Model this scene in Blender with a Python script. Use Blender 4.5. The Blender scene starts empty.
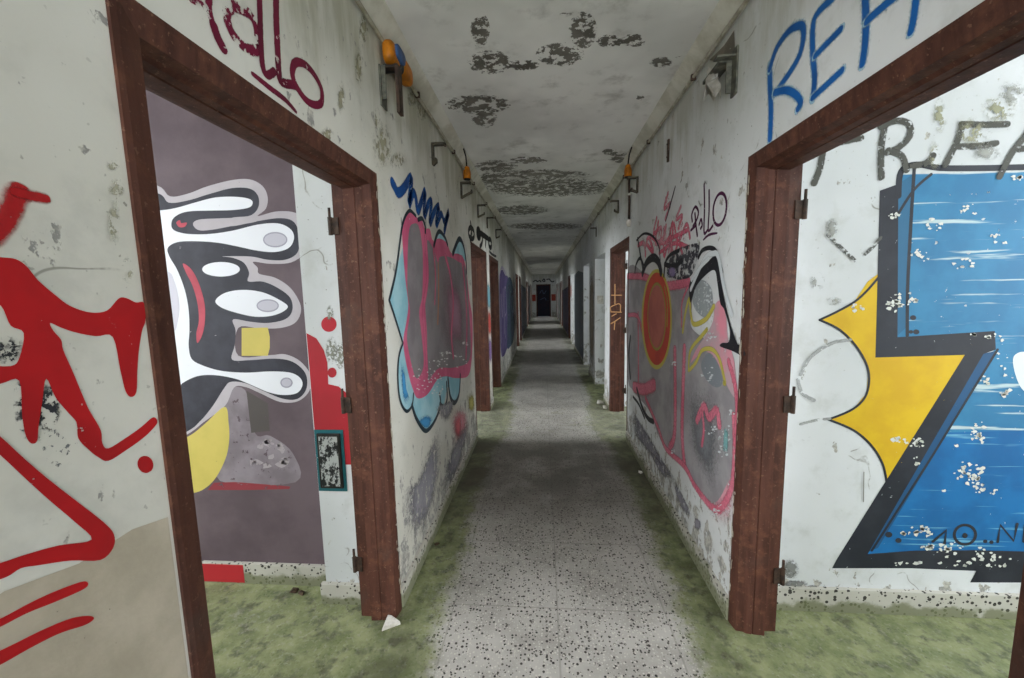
import bpy, bmesh, math, random
from mathutils import Vector
from mathutils.geometry import tessellate_polygon
random.seed(7)
S = bpy.context.scene
COL = S.collection
# ------------------------------------------------------------------ place
XL, XR = -0.704, 0.8275          # the two corridor wall faces
TH = 0.16                        # corridor wall thickness
CEIL = 2.70
HD = 2.02                        # top of the steel door frames
YB, YE = -3.2, 25.5              # the corridor's ends
XO = 4.4                         # outer walls of the rooms
# ------------------------------------------------------------------ camera
YAW, PIT, ROL, F, EYE = .0802, .1139, -.022, 394.83, Vector((0, 0, 1.5))
cy, sy, cp, sp, cr, sr = math.cos(YAW), math.sin(YAW), math.cos(PIT), math.sin(PIT), math.cos(ROL), math.sin(ROL)
FW = Vector((-sy*cp, cy*cp, -sp)); R0 = Vector((cy, sy, 0)); U0 = R0.cross(FW)
RT = cr*R0 + sr*U0; UP = -sr*R0 + cr*U0
def un(u, v, ax, val):
    d = FW + RT*((u-512)/F) + UP*((339-v)/F)
    return EYE + d*((val-EYE[ax])/d[ax])
from mathutils import Matrix
cam = bpy.data.cameras.new('camera'); cam.sensor_width = 36; cam.lens = F/1024*36; cam.clip_start = .02
co = bpy.data.objects.new('camera', cam); COL.objects.link(co); S.camera = co
M = Matrix((RT, UP, -FW)).transposed().to_4x4(); M.translation = EYE
co.matrix_world = M
# ------------------------------------------------------------------ helpers
def lin(c):
    if isinstance(c, str):
        c = [int(c[i:i+2], 16)/255 for i in (0, 2, 4)]
        return tuple((x/12.92 if x <= .04045 else ((x+.055)/1.055)**2.4) for x in c) + (1,)
    return tuple(c) + (1,)
class N:
    """small node-tree writer"""
    def __init__(s, name, rough=.7, coords='Object'):
        s.m = bpy.data.materials.new(name); s.m.use_nodes = True
        s.t = s.m.node_tree; s.b = s.t.nodes['Principled BSDF']; s.b.inputs['Roughness'].default_value = rough
        s.b.inputs['Specular IOR Level'].default_value = .25
        s.co = s.t.nodes.new('ShaderNodeTexCoord').outputs[coords]; s.sep = None
    def put(s, sock, v):
        if isinstance(v, bpy.types.NodeSocket): s.t.links.new(v, sock)
        elif isinstance(v, (str,)): sock.default_value = lin(v)
        else: sock.default_value = v
    def xyz(s):
        if s.sep is None:
            s.sep = s.t.nodes.new('ShaderNodeSeparateXYZ'); s.t.links.new(s.co, s.sep.inputs[0])
        return s.sep.outputs
    def map(s, scale=(1, 1, 1), loc=(0, 0, 0)):
        n = s.t.nodes.new('ShaderNodeMapping'); s.t.links.new(s.co, n.inputs[0])
        n.inputs['Scale'].default_value = scale; n.inputs['Location'].default_value = loc; return n.outputs[0]
    def noise(s, scale, detail=4, rough=.6, vec=None):
        n = s.t.nodes.new('ShaderNodeTexNoise'); s.t.links.new(vec or s.co, n.inputs['Vector'])
        n.inputs['Scale'].default_value = scale; n.inputs['Detail'].default_value = detail; n.inputs['Roughness'].default_value = rough
        return n.outputs['Fac']
    def voro(s, scale, feature='F1', vec=None, out='Distance'):
        n = s.t.nodes.new('ShaderNodeTexVoronoi'); n.feature = feature; s.t.links.new(vec or s.co, n.inputs['Vector'])
        n.inputs['Scale'].default_value = scale; return n.outputs[out]
    def math(s, op, a, b=0., c=0.):
        n = s.t.nodes.new('ShaderNodeMath'); n.operation = op
        for i, v in enumerate((a, b, c)): s.put(n.inputs[i], v)
        return n.outputs[0]
    def step(s, v, lo, hi, a=0., b=1.):
        n = s.t.nodes.new('ShaderNodeMapRange'); n.interpolation_type = 'SMOOTHSTEP'
        s.put(n.inputs[0], v); s.put(n.inputs[1], lo); s.put(n.inputs[2], hi); s.put(n.inputs[3], a); s.put(n.inputs[4], b)
        return n.outputs[0]
    def mix(s, fac, a, b):
        n = s.t.nodes.new('ShaderNodeMix'); n.data_type = 'RGBA'
        s.put(n.inputs[0], fac); s.put(n.inputs[6], a); s.put(n.inputs[7], b); return n.outputs[2]
    def color(s, v): s.put(s.b.inputs['Base Color'], v); return s
    def alpha(s, v): s.put(s.b.inputs['Alpha'], v); return s
    def bump(s, v, strength=.3, dist=.01):
        n = s.t.nodes.new('ShaderNodeBump'); n.inputs['Strength'].default_value = strength; n.inputs['Distance'].default_value = dist
        s.put(n.inputs['Height'], v); s.t.links.new(n.outputs[0], s.b.inputs['Normal']); return s
    def attr(s, name):
        n = s.t.nodes.new('ShaderNodeAttribute'); n.attribute_name = name; return n.outputs['Fac']
# ------------------------------------------------------------------ objects
def tag(o, label=None, cat=None, group=None, kind=None):
    for k, v in (('label', label), ('category', cat), ('group', group), ('kind', kind)):
        if v: o[k] = v
    return o
def link(name, me, parent=None, loc=None):
    o = bpy.data.objects.new(name, me); COL.objects.link(o)
    if loc is not None: o.location = loc
    if parent: o.parent = parent
    return o
def empty(name, loc, rz=0):
    o = link(name, None, None, loc); o.rotation_euler.z = rz; o.empty_display_size = .05; return o
def mesh(name, bm, m, parent=None, loc=None, smooth=False):
    me = bpy.data.meshes.new(name); bm.to_mesh(me); bm.free(); me.materials.append(m)
    if smooth: me.polygons.foreach_set('use_smooth', [True]*len(me.polygons))
    return link(name, me, parent, loc)
def bx(bm, x0, x1, y0, y1, z0, z1, bev=0):
    vs = [bm.verts.new(p) for p in ((x0, y0, z0), (x1, y0, z0), (x1, y1, z0), (x0, y1, z0), (x0, y0, z1), (x1, y0, z1), (x1, y1, z1), (x0, y1, z1))]
    fs = [bm.faces.new([vs[i] for i in f]) for f in ((0, 3, 2, 1), (4, 5, 6, 7), (0, 1, 5, 4), (1, 2, 6, 5), (2, 3, 7, 6), (3, 0, 4, 7))]
    if bev: bmesh.ops.bevel(bm, geom=list({e for f in fs for e in f.edges}), offset=bev, segments=2, profile=.5, affect='EDGES')
def tube(bm, pts, r, n=10, caps=True):
    pts = [Vector(p) for p in pts]; rings = []
    for i, p in enumerate(pts):
        d = (pts[min(i+1, len(pts)-1)]-pts[max(i-1, 0)]).normalized()
        a = d.cross(Vector((0, 0, 1)) if abs(d.z) < .9 else Vector((1, 0, 0))).normalized(); b = d.cross(a)
        rr = r[i] if isinstance(r, (list, tuple)) else r
        rings.append([bm.verts.new(p + a*rr*math.cos(t*2*math.pi/n) + b*rr*math.sin(t*2*math.pi/n)) for t in range(n)])
    for A, B in zip(rings, rings[1:]):
        for t in range(n): bm.faces.new((A[t], A[(t+1) % n], B[(t+1) % n], B[t]))
    if caps: bm.faces.new(rings[0]); bm.faces.new(rings[-1])
# ------------------------------------------------------------------ materials
def wall_mat(name, base, base2, low=.5, wains=None, mold=.5, flake=.5, axis_scale=(1, 1, 1)):
    n = N(name, .75); z = n.xyz()[2]
    big = n.noise(1.3, 3, .55); med = n.noise(6, 5, .65); fine = n.noise(42, 4, .7)
    c = n.mix(n.step(big, .38, .62), base, base2)
    c = n.mix(n.math('MULTIPLY', n.step(med, .5, .72), .35), c, 'a9aaa2')
    if wains is not None:
        zz = n.math('ADD', z, n.math('MULTIPLY', n.math('SUBTRACT', med, .5), .06))
        c = n.mix(n.step(zz, 1.085, 1.115, 1., 0.), c, wains)
    # mould and damp at the top, streaked down the wall
    st = n.noise(1, 5, .65, n.map((9, 9, 1.6)))
    top = n.step(z, 1.75, 2.65)
    mk = n.math('MULTIPLY', n.step(n.math('ADD', n.math('MULTIPLY', st, .7), n.math('MULTIPLY', top, .34)), .60-.06*mold, .82-.06*mold), .5*mold)
    c = n.mix(mk, c, '9c9a80')
    # paint flaked off: dense near the floor, sparse above
    lowz = n.step(z, .02, low, 1., 0.)
    fl = n.math('ADD', n.math('ADD', n.math('MULTIPLY', n.noise(11, 6, .62, n.map((1, 1, .75), (3, 1, 7))), 1), n.math('MULTIPLY', lowz, .17)), -.02)
    k1 = n.step(fl, .66-.06*flake, .68-.06*flake)
    c = n.mix(k1, c, n.mix(n.step(fine, .42, .6), '8f8e8a', 'b9b6ac'))
    # small specks and hairline cracks
    sp_ = n.step(n.noise(70, 2, .5, n.map((1, 1, 1), (9, 2, 4))), .70, .74)
    c = n.mix(n.math('MULTIPLY', sp_, n.step(big, .45, .6, .15, .8)), c, '6d6c60')
    wob = n.t.nodes.new('ShaderNodeVectorMath'); wob.operation = 'ADD'
    n.t.links.new(n.co, wob.inputs[0]); nz = n.t.nodes.new('ShaderNodeTexNoise'); nz.inputs['Scale'].default_value = 5; n.t.links.new(n.co, nz.inputs[0])
    sc = n.t.nodes.new('ShaderNodeVectorMath'); sc.operation = 'SCALE'; sc.inputs['Scale'].default_value = .25; n.t.links.new(nz.outputs['Color'], sc.inputs[0]); n.t.links.new(sc.outputs[0], wob.inputs[1])
    ck = n.voro(1.15, 'DISTANCE_TO_EDGE', wob.outputs[0])
    c = n.mix(n.math('MULTIPLY', n.step(ck, .001, .0045, 1., 0.), n.step(med, .5, .6, 0., .7)), c, '77756a')
    n.color(c)
    h = n.math('ADD', n.math('MULTIPLY', k1, -1.), n.math('MULTIPLY', fine, .25))
    n.bump(h, .25, .006); return n.m
W_COR = wall_mat('flaking_white_paint', 'dcdedf', 'cfd1d0', .7, None, .9, .75)
W_CORL = wall_mat('yellowed_white_paint', 'd9d8d0', 'c8c6bb', .7, None, 1.2, .85)
W_ROOM = wall_mat('white_room_paint', 'd6d8da', 'c9cccd', .3, None, .55, .35)
def m_beige():
    n = N('beige_plaster', .8); f = n.noise(7, 5); g = n.noise(60, 3)
    c = n.mix(n.step(f, .35, .65), 'bcb2a0', 'aaa18f'); c = n.mix(n.step(g, .70, .74), c, '6f685c')
    e = n.attr('edge'); n.color(c).alpha(n.step(n.math('ADD', e, n.math('MULTIPLY', n.math('SUBTRACT', n.noise(25, 4), .5), 1.3)), .80, .86, 1., 0.)); n.bump(g, .15, .004); return n.m
M_BEIGE = m_beige()
def m_ceiling():
    n = N('stained_ceiling_paint', .8); a = n.noise(1.1, 4); b = n.noise(5, 6, .65); c3 = n.noise(45, 3)
    c = n.mix(n.step(a, .35, .65), 'f0f0ec', 'd6d6d2')
    c = n.mix(n.math('MULTIPLY', n.step(b, .52, .75), .5), c, '8d8b80')
    x, y, z = n.xyz()
    fl = n.math('ADD', n.noise(1, 7, .66, n.map((3.2, 6.5, 1), (2, 5, 0))), n.step(y, 3.5, 9, -.02, .035))
    k = n.step(fl, .665, .685)
    c = n.mix(k, c, n.mix(n.step(c3, .4, .6), '6b6963', '8c8980'))
    n.color(c); n.bump(n.math('ADD', n.math('MULTIPLY', k, -1.), n.math('MULTIPLY', c3, .2)), .3, .006); return n.m
M_CEIL = m_ceiling()
def m_floor():
    n = N('mossy_terrazzo', .55); x, y, z = n.xyz()
    def chips(scale, thr, loc):
        v = n.t.nodes.new('ShaderNodeTexVoronoi'); v.inputs['Scale'].default_value = scale; n.t.links.new(n.map((1, 1, 0), loc), v.inputs['Vector'])
        s2 = n.t.nodes.new('ShaderNodeSeparateColor'); n.t.links.new(v.outputs['Color'], s2.inputs[0])
        size = n.math('MULTIPLY', s2.outputs[0], thr)
        return n.math('LESS_THAN', v.outputs['Distance'], size), s2.outputs[1]
    g = n.noise(3, 5, .6)
    c = n.mix(n.step(g, .35, .65), 'b3afa9', '99958f')
    c = n.mix(n.step(n.noise(120, 2), .55, .65, 0., .6), c, 'b5b1a9')
    k, r = chips(66, .41, (0, 0, 0)); c = n.mix(k, c, n.mix(r, '2a2826', '57524d'))
    k, r = chips(44, .30, (5, 3, 0)); c = n.mix(k, c, n.mix(r, '231f1f', '4b4441'))
    k, r = chips(90, .42, (1, 8, 0)); c = n.mix(k, c, 'c3bfb6')
    # tile joints
    def joint(v, off):
        f = n.math('FRACT', n.math('DIVIDE', n.math('ADD', v, off), .5)); return n.math('LESS_THAN', n.math('ABSOLUTE', n.math('SUBTRACT', f, .5)), .008)
    j = n.math('MAXIMUM', joint(x, .20), joint(y, .01))
    c = n.mix(n.math('MULTIPLY', j, .28), c, '4d4a44')
    # moss: heavy by the walls and in the rooms, thin along the walked middle
    dx = n.math('ABSOLUTE', n.math('SUBTRACT', x, .07))
    m1 = n.noise(2.6, 6, .62); m2 = n.noise(9, 5, .6, n.map((1, 1, 1), (3, 3, 0))); m3 = n.noise(45, 3)
    lit_band = n.math('MULTIPLY', n.step(y, 3.65, 4.2), n.step(y, 4.9, 5.6, 1., 0.))  # extra moss here; its paler blend paints in the doorway light
    room = n.step(dx, .72, .95)
    cover = n.math('ADD', n.step(dx, .36, .72), n.math('ADD', n.math('MULTIPLY', lit_band, .42), n.math('MULTIPLY', room, -.08)))
    mm = n.math('ADD', n.math('MULTIPLY', cover, .62), n.math('ADD', n.math('MULTIPLY', m1, .55), n.math('MULTIPLY', m2, .35)))
    mm = n.math('ADD', mm, n.math('MULTIPLY', n.math('SUBTRACT', n.noise(28, 5, .7, n.map((1, 1, 1), (2, 9, 0))), .5), .5))
    moss = n.step(mm, .66, .98)
    far = n.step(y, 6, 9, 1., .35)
    moss = n.math('MULTIPLY', moss, n.math('MULTIPLY', far, n.step(m3, .3, .5, .74, .94)))
    mc = n.mix(n.step(m2, .35, .65), '6b744a', '8a9067')
    mc = n.mix(n.step(n.noise(14, 4, .6, n.map((1, 1, 1), (7, 1, 0))), .48, .68), mc, '565a40')
    c = n.mix(n.math('MULTIPLY', moss, n.math('SUBTRACT', 1., n.math('MULTIPLY', lit_band, .35))), c, mc)
    # grime tracked along the foot of the walls
    dirt = n.math('MULTIPLY', n.math('MULTIPLY', n.step(dx, .45, .74), n.step(dx, .80, .9, 1., 0.)), n.step(m1, .42, .62))
    c = n.mix(n.math('MULTIPLY', dirt, .55), c, '37372a')
    mid_shade = n.math('MULTIPLY', n.step(y, 2.1, 3.0), n.step(y, 3.8, 3.98, 1., 0.))  # shade between the doorway pairs, painted into the floor colour
    c = n.mix(n.math('MULTIPLY', mid_shade, n.step(m1, .3, .6, .4, .8)), c, '55514a')
    n.color(c); n.put(n.b.inputs['Roughness'], n.step(moss, 0, 1, .45, .85))
    n.bump(n.math('ADD', n.math('MULTIPLY', moss, n.math('ADD', m3, .5)), n.math('MULTIPLY', j, -.8)), .3, .006); return n.m
M_FLOOR = m_floor()
def m_base(name='terrazzo_skirting', green=.5):
    n = N(name, .6); z = n.xyz()[2]
    v = n.t.nodes.new('ShaderNodeTexVoronoi'); v.inputs['Scale'].default_value = 55; n.t.links.new(n.co, v.inputs['Vector'])
    s2 = n.t.nodes.new('ShaderNodeSeparateColor'); n.t.links.new(v.outputs['Color'], s2.inputs[0])
    c = n.mix(n.noise(5, 4), 'c9c6bd', 'a8a59a')
    c = n.mix(n.math('LESS_THAN', v.outputs['Distance'], n.math('MULTIPLY', s2.outputs[0], .48)), c, '3a3834')
    g = n.math('ADD', n.noise(8, 5), n.step(z, .0, .1, .28, -.12))
    c = n.mix(n.math('MULTIPLY', n.step(g, .55-.12*green, .72-.1*green), .8), c, '6d7150')
    n.color(c); n.bump(n.noise(40, 3), .2, .004); return n.m
M_BASE = m_base(); M_BASEC = m_base('mossy_corridor_skirting', 1.3)
def m_rust():
    n = N('rusty_brown_steel', .6); a = n.noise(1, 5, .6, n.map((30, 30, 3))); b = n.noise(14, 6, .7); f = n.noise(90, 3)
    c = n.mix(n.step(a, .35, .65), '553429', '41251c')
    c = n.mix(n.step(b, .50, .68), c, '613d2e')
    c = n.mix(n.step(n.noise(5, 4), .55, .75), c, '4d372f')
    c = n.mix(n.math('MULTIPLY', n.step(f, .62, .70), .6), c, '80604e')
    k = n.step(n.noise(26, 4, .65, n.map((1, 1, .6), (4, 4, 4))), .735, .75)
    c = n.mix(k, c, 'b9b0a0')
    n.color(c); n.bump(n.math('ADD', b, n.math('MULTIPLY', f, .5)), .35, .004); return n.m
M_RUST = m_rust()
def simple(name, c1, c2, scale=12, rough=.6, metal=0, bump=.2):
    n = N(name, rough); n.color(n.mix(n.step(n.noise(scale, 5, .65), .38, .62), c1, c2)); n.b.inputs['Metallic'].default_value = metal
    n.bump(n.noise(scale*4, 3), bump, .003); return n.m
M_BRK = simple('grey_corroded_steel', '4b4c46', '6d6d60', 25)
M_BRKD = simple('dark_rusted_steel', '2f2620', '4c3a30', 25)
M_PIPE = simple('dusty_conduit', 'b3af9f', '918c7a', 15)
M_COVE = simple('stained_cove_plaster', 'd6d4c8', 'b9b6a6', 4)
M_ORANGE = simple('orange_plastic', 'bd7212', '8f560f', 18, .5)
M_BLUE = simple('faded_blue_plastic', '3c5a86', '2c3f60', 20, .5)
M_DARK = simple('black_rubber', '1d1c1a', '2c2a27', 20, .7)
M_WHITEP = simple('broken_white_plaster', 'd4d1c9', 'b3aea3', 18, .85, 0, .5)
M_DOORD = simple('dark_blue_door_paint', '1c2030', '2a2130', 3, .6)
M_PURPLE = None
# ------------------------------------------------------------------ paint
_pm = {}
def paint(col, flake=.12, soft=.25, rag=.5, fscale=38, col2=None, streak=None, name=None):
    key = (col, flake, soft, rag, fscale, col2, streak)
    if key in _pm: return _pm[key]
    n = N(name or 'spray_paint_' + col, .6)
    e = n.attr('edge'); nz = n.noise(fscale, 5, .65)
    a = n.step(n.math('ADD', e, n.math('MULTIPLY', n.math('SUBTRACT', n.noise(fscale*2.2, 4, .7), .5), rag)), 1-soft, 1.0, 1., 0.)
    if flake: a = n.math('MULTIPLY', a, n.step(nz, .72-.34*flake-.012, .72-.34*flake, 1., 0.))
    c = col
    if col2: c = n.mix(n.step(n.noise(4.5, 4), .38, .62), col, col2)
    if streak:
        s_ = n.noise(1, 4, .55, n.map((1.8, 1.8, 42)))
        c = n.mix(n.step(s_, .585, .66), c, streak)
    n.color(c).alpha(a); _pm[key] = n.m; return n.m
class Plane:
    """a painted surface: an axis-aligned face; coordinates on it are (along, up)"""
    def __init__(s, ax, val, sign): s.ax, s.val, s.sg, s.layer = ax, val, sign, 0
    def at(s, u, v):
        p = un(u, v, s.ax, s.val)
        return Vector((p[1], p[2])) if s.ax == 0 else (Vector((p[0], p[2])) if s.ax == 1 else Vector((p[0], p[1])))
    def W(s, q, off):
        w = s.val + s.sg*off
        return Vector((w, q[0], q[1])) if s.ax == 0 else (Vector((q[0], w, q[1])) if s.ax == 1 else Vector((q[0], q[1], w)))
def spline(p, closed=False, n=6):
    if len(p) < 3 and not closed: return p
    out = []; L = len(p)
    for i in range(L if closed else L-1):
        g = (lambda k: p[k % L]) if closed else (lambda k: p[max(0, min(L-1, k))])
        a, b, c, d = g(i-1), g(i), g(i+1), g(i+2)
        for k in range(n):
            t = k/n
            out.append(.5*((2*b) + (c-a)*t + (2*a-5*b+4*c-d)*t*t + (3*b-a-3*c+d)*t**3))
    if not closed: out.append(p[-1])
    return out
class Art:
    """one piece of graffiti: an Empty on its wall and a mesh per colour"""
    def __init__(s, name, plane, label, cat='graffiti', tr=(0, 0, 1), group=None, parent=None):
        s.pl, s.tr, s.parts, s.layer, s.name = plane, tr, {}, 0, name
        s.info = (label, cat, group); s.parent = parent
    def frame(s, x0, y0, k): s.tr = (x0, y0, k); return s
    def q(s, pts):
        x0, y0, k = s.tr
        return [s.pl.at(x0+a/k, y0+b/k) for a, b in pts]
    def bm(s, part, mat, own=False):
        if own is not None: s.pl.layer += 1
        if own: s.layer += 1
        if own is None: own = False
        key = (part, s.layer if own else mat.name)
        if key not in s.parts: s.parts[key] = (bmesh.new(), mat)
        b = s.parts[key][0]; lay = b.verts.layers.float.get('edge') or b.verts.layers.float.new('edge')
        return b, lay, .0006 + .00004*s.pl.layer
    def fill(s, part, mat, pts, smooth=True, soft=False, raw=False, n=5, own=True):
        P = list(pts) if raw else s.q(pts)
        P = [Vector(p) for p in P]
        if smooth: P = spline(P, True, n)
        b, lay, off = s.bm(part, mat, own)
        V = [b.verts.new(s.pl.W(p, off)) for p in P]
        if soft:
            c = sum(P, Vector((0, 0)))/len(P); C = b.verts.new(s.pl.W(c, off))
            for v in V: v[lay] = 1.
            for i in range(len(V)): b.faces.new((V[i], V[(i+1) % len(V)], C))
        else:
            for t in tessellate_polygon([[Vector((p[0], p[1], 0)) for p in P]]):
                try: b.faces.new([V[i] for i in t])
                except ValueError: pass
        return s
    def stroke(s, part, mat, pts, w, closed=False, raw=False, smooth=True, n=6, taper=0):
        """w: the stroke's height in the frame's own units where it runs level, or metres when raw"""
        if raw: P = [Vector(p) for p in pts]; wm = w
        else:
            P = s.q(pts); x0, y0, k = s.tr
            m = pts[len(pts)//2]; a = s.pl.at(x0+m[0]/k, y0+m[1]/k); c = s.pl.at(x0+m[0]/k, y0+(m[1]+w)/k); d_ = s.pl.at(x0+(m[0]+w)/k, y0+m[1]/k); wm = math.sqrt((a-c).length*(a-d_).length)*1.12
        if smooth: P = spline(P, closed, n)
        elif closed: P = P + [P[0]]
        b, lay, off = s.bm(part, mat, part in ('black_outline', 'lilac_detail', 'bolt_outline')); h = wm/2; L = len(P); rows = []
        def row(c, d, hh):
            nn = Vector((-d.y, d.x)); r = []
            for sgn, ev in ((1, 1.), (.45, .35), (-.45, .35), (-1, 1.)):
                v = b.verts.new(s.pl.W(c+nn*hh*sgn, off)); v[lay] = ev; r.append(v)
            return r
        ds = []
        for i in range(L):
            A = P[(i-1) % L] if closed else P[max(i-1, 0)]; B = P[(i+1) % L] if closed else P[min(i+1, L-1)]
            d = B-A; ds.append(d.normalized() if d.length > 1e-7 else Vector((1, 0)))
        if not closed:
            for t in (-.98, -.75, -.4):
                hh = h*math.sqrt(1-t*t)*(1-taper); r = row(P[0]+ds[0]*h*t*(1-taper), ds[0], hh)
                if t == -.98:
                    for v in r: v[lay] = 1.
                rows.append(r)
        for i in range(L):
            f = 1 - taper*abs(2*i/(L-1)-1)**2 if L > 1 else 1
            rows.append(row(P[i], ds[i], h*f))
        if not closed:
            for t in (.4, .75, .98):
                hh = h*math.sqrt(1-t*t)*(1-taper); r = row(P[-1]+ds[-1]*h*t*(1-taper), ds[-1], hh)
                if t == .98:
                    for v in r: v[lay] = 1.
                rows.append(r)
        R = rows + ([rows[0]] if closed else [])
        for A, B in zip(R, R[1:]):
            for i in range(3): b.faces.new((A[i], B[i], B[i+1], A[i+1]))
        return s
    def oval(s, part, mat, c, rx, ry, rot=0, w=None, soft=False, n=20):
        p = []
        for i in range(n):
            t = i*2*math.pi/n; x, y = rx*math.cos(t), ry*math.sin(t)
            p.append((c[0]+x*math.cos(rot)-y*math.sin(rot), c[1]+x*math.sin(rot)+y*math.cos(rot)))
        return s.stroke(part, mat, p, w, True, n=2) if w else s.fill(part, mat, p, True, soft, n=2)
    def blobs(s, part, mat, c, rx, ry, k=8, r=(2, 6)):
        s.pl.layer += 1
        for _ in range(k):
            a = random.uniform(0, 6.3); d = math.sqrt(random.random())
            x, y = c[0]+rx*d*math.cos(a), c[1]+ry*d*math.sin(a); rr = random.uniform(*r); m = random.randint(6, 9)
            s.fill(part, mat, [(x+rr*random.uniform(.4, 1.4)*math.cos(j*6.283/m), y+rr*random.uniform(.3, 1.0)*math.sin(j*6.283/m)) for j in range(m)], False, own=None)
        return s
    def done(s):
        lo = [1e9]*3; hi = [-1e9]*3
        for b, m in s.parts.values():
            for v in b.verts:
                for i in range(3): lo[i] = min(lo[i], v.co[i]); hi[i] = max(hi[i], v.co[i])
        o = Vector([(a+c)/2 for a, c in zip(lo, hi)])
        if s.parent is None and len(s.parts) > 1:
            root = tag(empty(s.name, o), s.info[0], s.info[1], s.info[2]); loc = Vector((0, 0, 0))
        else: root = s.parent; loc = o - (s.parent.location if s.parent else Vector((0, 0, 0)))
        for (part, key), (b, m) in s.parts.items():
            for v in b.verts: v.co -= o
            bmesh.ops.recalc_face_normals(b, faces=b.faces)
            part = part.split('#')[0]
            ob = mesh(part if len(s.parts) > 1 or s.parent else s.name, b, m, root, loc)
            if root is None: tag(ob, *s.info[:3])
            elif part.endswith('_spots'): ob['kind'] = 'stuff'
        return root
POWER_L, POWER_R, POWER_B, EXPO = 130, 130, 90, 0.32
# ------------------------------------------------------------------ the shell
LD = [(-2.45, -1.4), (.648, 1.698), (3.92, 4.98), (5.26, 6.3), (10.3, 11.3), (11.7, 12.7), (16.9, 17.9), (18.2, 19.2), (21.6, 22.6), (23.4, 24.4)]
RD = [(-2.45, -1.4), (.652, 1.712), (3.92, 4.98), (5.40, 6.42), (7.2, 8.2), (10.6, 11.6), (12.1, 13.1), (16.9, 17.9), (18.2, 19.2), (21.6, 22.6), (23.4, 24.4)]
def pierced(name, x0, x1, holes, m, y0=YB, y1=YE, z0=0, zt=CEIL, zh=HD, sill=0):
    b = bmesh.new(); y = y0
    for a, c in holes:
        bx(b, x0, x1, y, a, z0, zh); y = c
        if sill: bx(b, x0, x1, a, c, z0, sill)
    bx(b, x0, x1, y, y1, z0, zh); bx(b, x0, x1, y0, y1, zh, zt)
    return tag(mesh(name, b, m), kind='structure')
wl = pierced('wall_left', XL-TH, XL, LD, W_CORL); tag(wl, 'long flaking white corridor wall that carries the two nearest pink and red graffiti', 'wall')
wr = pierced('wall_right', XR, XR+TH, RD, W_COR); tag(wr, 'long white corridor wall with the red oval throw-up and blue letters', 'wall')
b = bmesh.new(); bx(b, -XO-.2, XO+.2, YB-.15, YE+.3, -.12, 0)
fl = tag(mesh('floor', b, M_FLOOR), 'speckled terrazzo floor with green moss along its edges', 'floor', kind='structure')
b = bmesh.new(); bx(b, -XO-.2, XO+.2, YB-.15, YE+.3, CEIL, CEIL+.15)
ce = tag(mesh('ceiling', b, M_CEIL), 'stained pale ceiling with dark peeled patches', 'ceiling', kind='structure')
# end wall with its dark door, unseen back wall with an opening added for fill light
b = bmesh.new(); bx(b, XL-TH, -.42, YE, YE+.15, 0, CEIL); bx(b, .49, XR+TH, YE, YE+.15, 0, CEIL); bx(b, -.42, .49, YE, YE+.15, 2.05, CEIL)
tag(mesh('wall_end', b, W_COR), 'far end wall of the corridor around the dark door', 'wall', kind='structure')
b = bmesh.new(); bx(b, XL-TH, XR+TH, YB-.12, YB, 0, .5); bx(b, XL-TH, XR+TH, YB-.12, YB, 2.5, CEIL); bx(b, XL-TH, -.55, YB-.12, YB, .5, 2.5); bx(b, .67, XR+TH, YB-.12, YB, .5, 2.5)
tag(mesh('wall_back', b, W_COR), 'wall behind the viewpoint with an opening added for fill light', 'wall', kind='structure')
PARTS_L = [(-1.2, -1.08), (1.84, 1.96), (5.06, 5.18), (8.4, 8.52), (11.44, 11.56), (14.7, 14.82), (17.99, 18.11), (21.1, 21.22), (22.95, 23.07)]
PARTS_R = [(-1.2, -1.08), (1.80, 1.92), (5.13, 5.25), (6.75, 6.87), (8.5, 8.62), (11.79, 11.91), (14.7, 14.82), (17.99, 18.11), (21.1, 21.22), (22.95, 23.07)]
RM = {}
for side, parts, xi, xo in (('left', PARTS_L, XL-TH, -XO), ('right', PARTS_R, XR+TH, XO)):
    edges = [(YB, YB)] + parts + [(YE, YE)]; holes = []; rooms = []
    for (a0, a1), (b0, b1) in zip(edges, edges[1:]):
        w = min(2.3, (b0-a1)-.35); mid = (a1+b0)/2
        holes.append((mid-w/2, mid+w/2)); rooms.append((a1, b0, mid, w))
    RM[side] = rooms
    x0, x1 = (xo-.15, xo) if xo < 0 else (xo, xo+.15)
    tag(pierced('wall_%s_outer' % side, x0, x1, holes, W_ROOM, zh=2.45, sill=.85), 'outer wall with window openings, seen only through the doorways', 'wall')
    for i, (a, c) in enumerate(parts):
        b = bmesh.new(); bx(b, min(xi, xo), max(xi, xo), a, c, 0, CEIL)
        o = tag(mesh('wall_%s_partition' % side, b, W_ROOM), kind='structure')
        if i == 1:
            tag(o, 'purple painted room wall seen through the doorway with the creature mural' if side == 'left' else 'white room wall seen through the doorway behind the blue mural', 'wall')
            if side == 'left': part_l = o
            else: part_r = o
    b = bmesh.new()
    for h in holes:                                   # plain window surrounds
        for zz in ((.85, .9), (2.40, 2.45)): bx(b, x0+.03, x1-.03, h[0], h[1], zz[0], zz[1])
        for yy in (h[0], (h[0]+h[1])/2-.025, h[1]-.05): bx(b, x0+.03, x1-.03, yy, yy+.05, .9, 2.40)
    tag(mesh('window_1' if side == 'left' else 'window_2', b, M_RUST), 'row of open steel window frames in the outer wall', 'window', kind='structure')
# plastered pier beside the first doorway, in the room on the left
b = bmesh.new(); bx(b, -1.09, XL-TH+.002, 1.73, 1.85, 0, CEIL)
pier = tag(mesh('wall_left_pier', b, W_ROOM), 'narrow white plaster pier with red paint between purple wall and rusty frame', 'wall', kind='structure')
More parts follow.
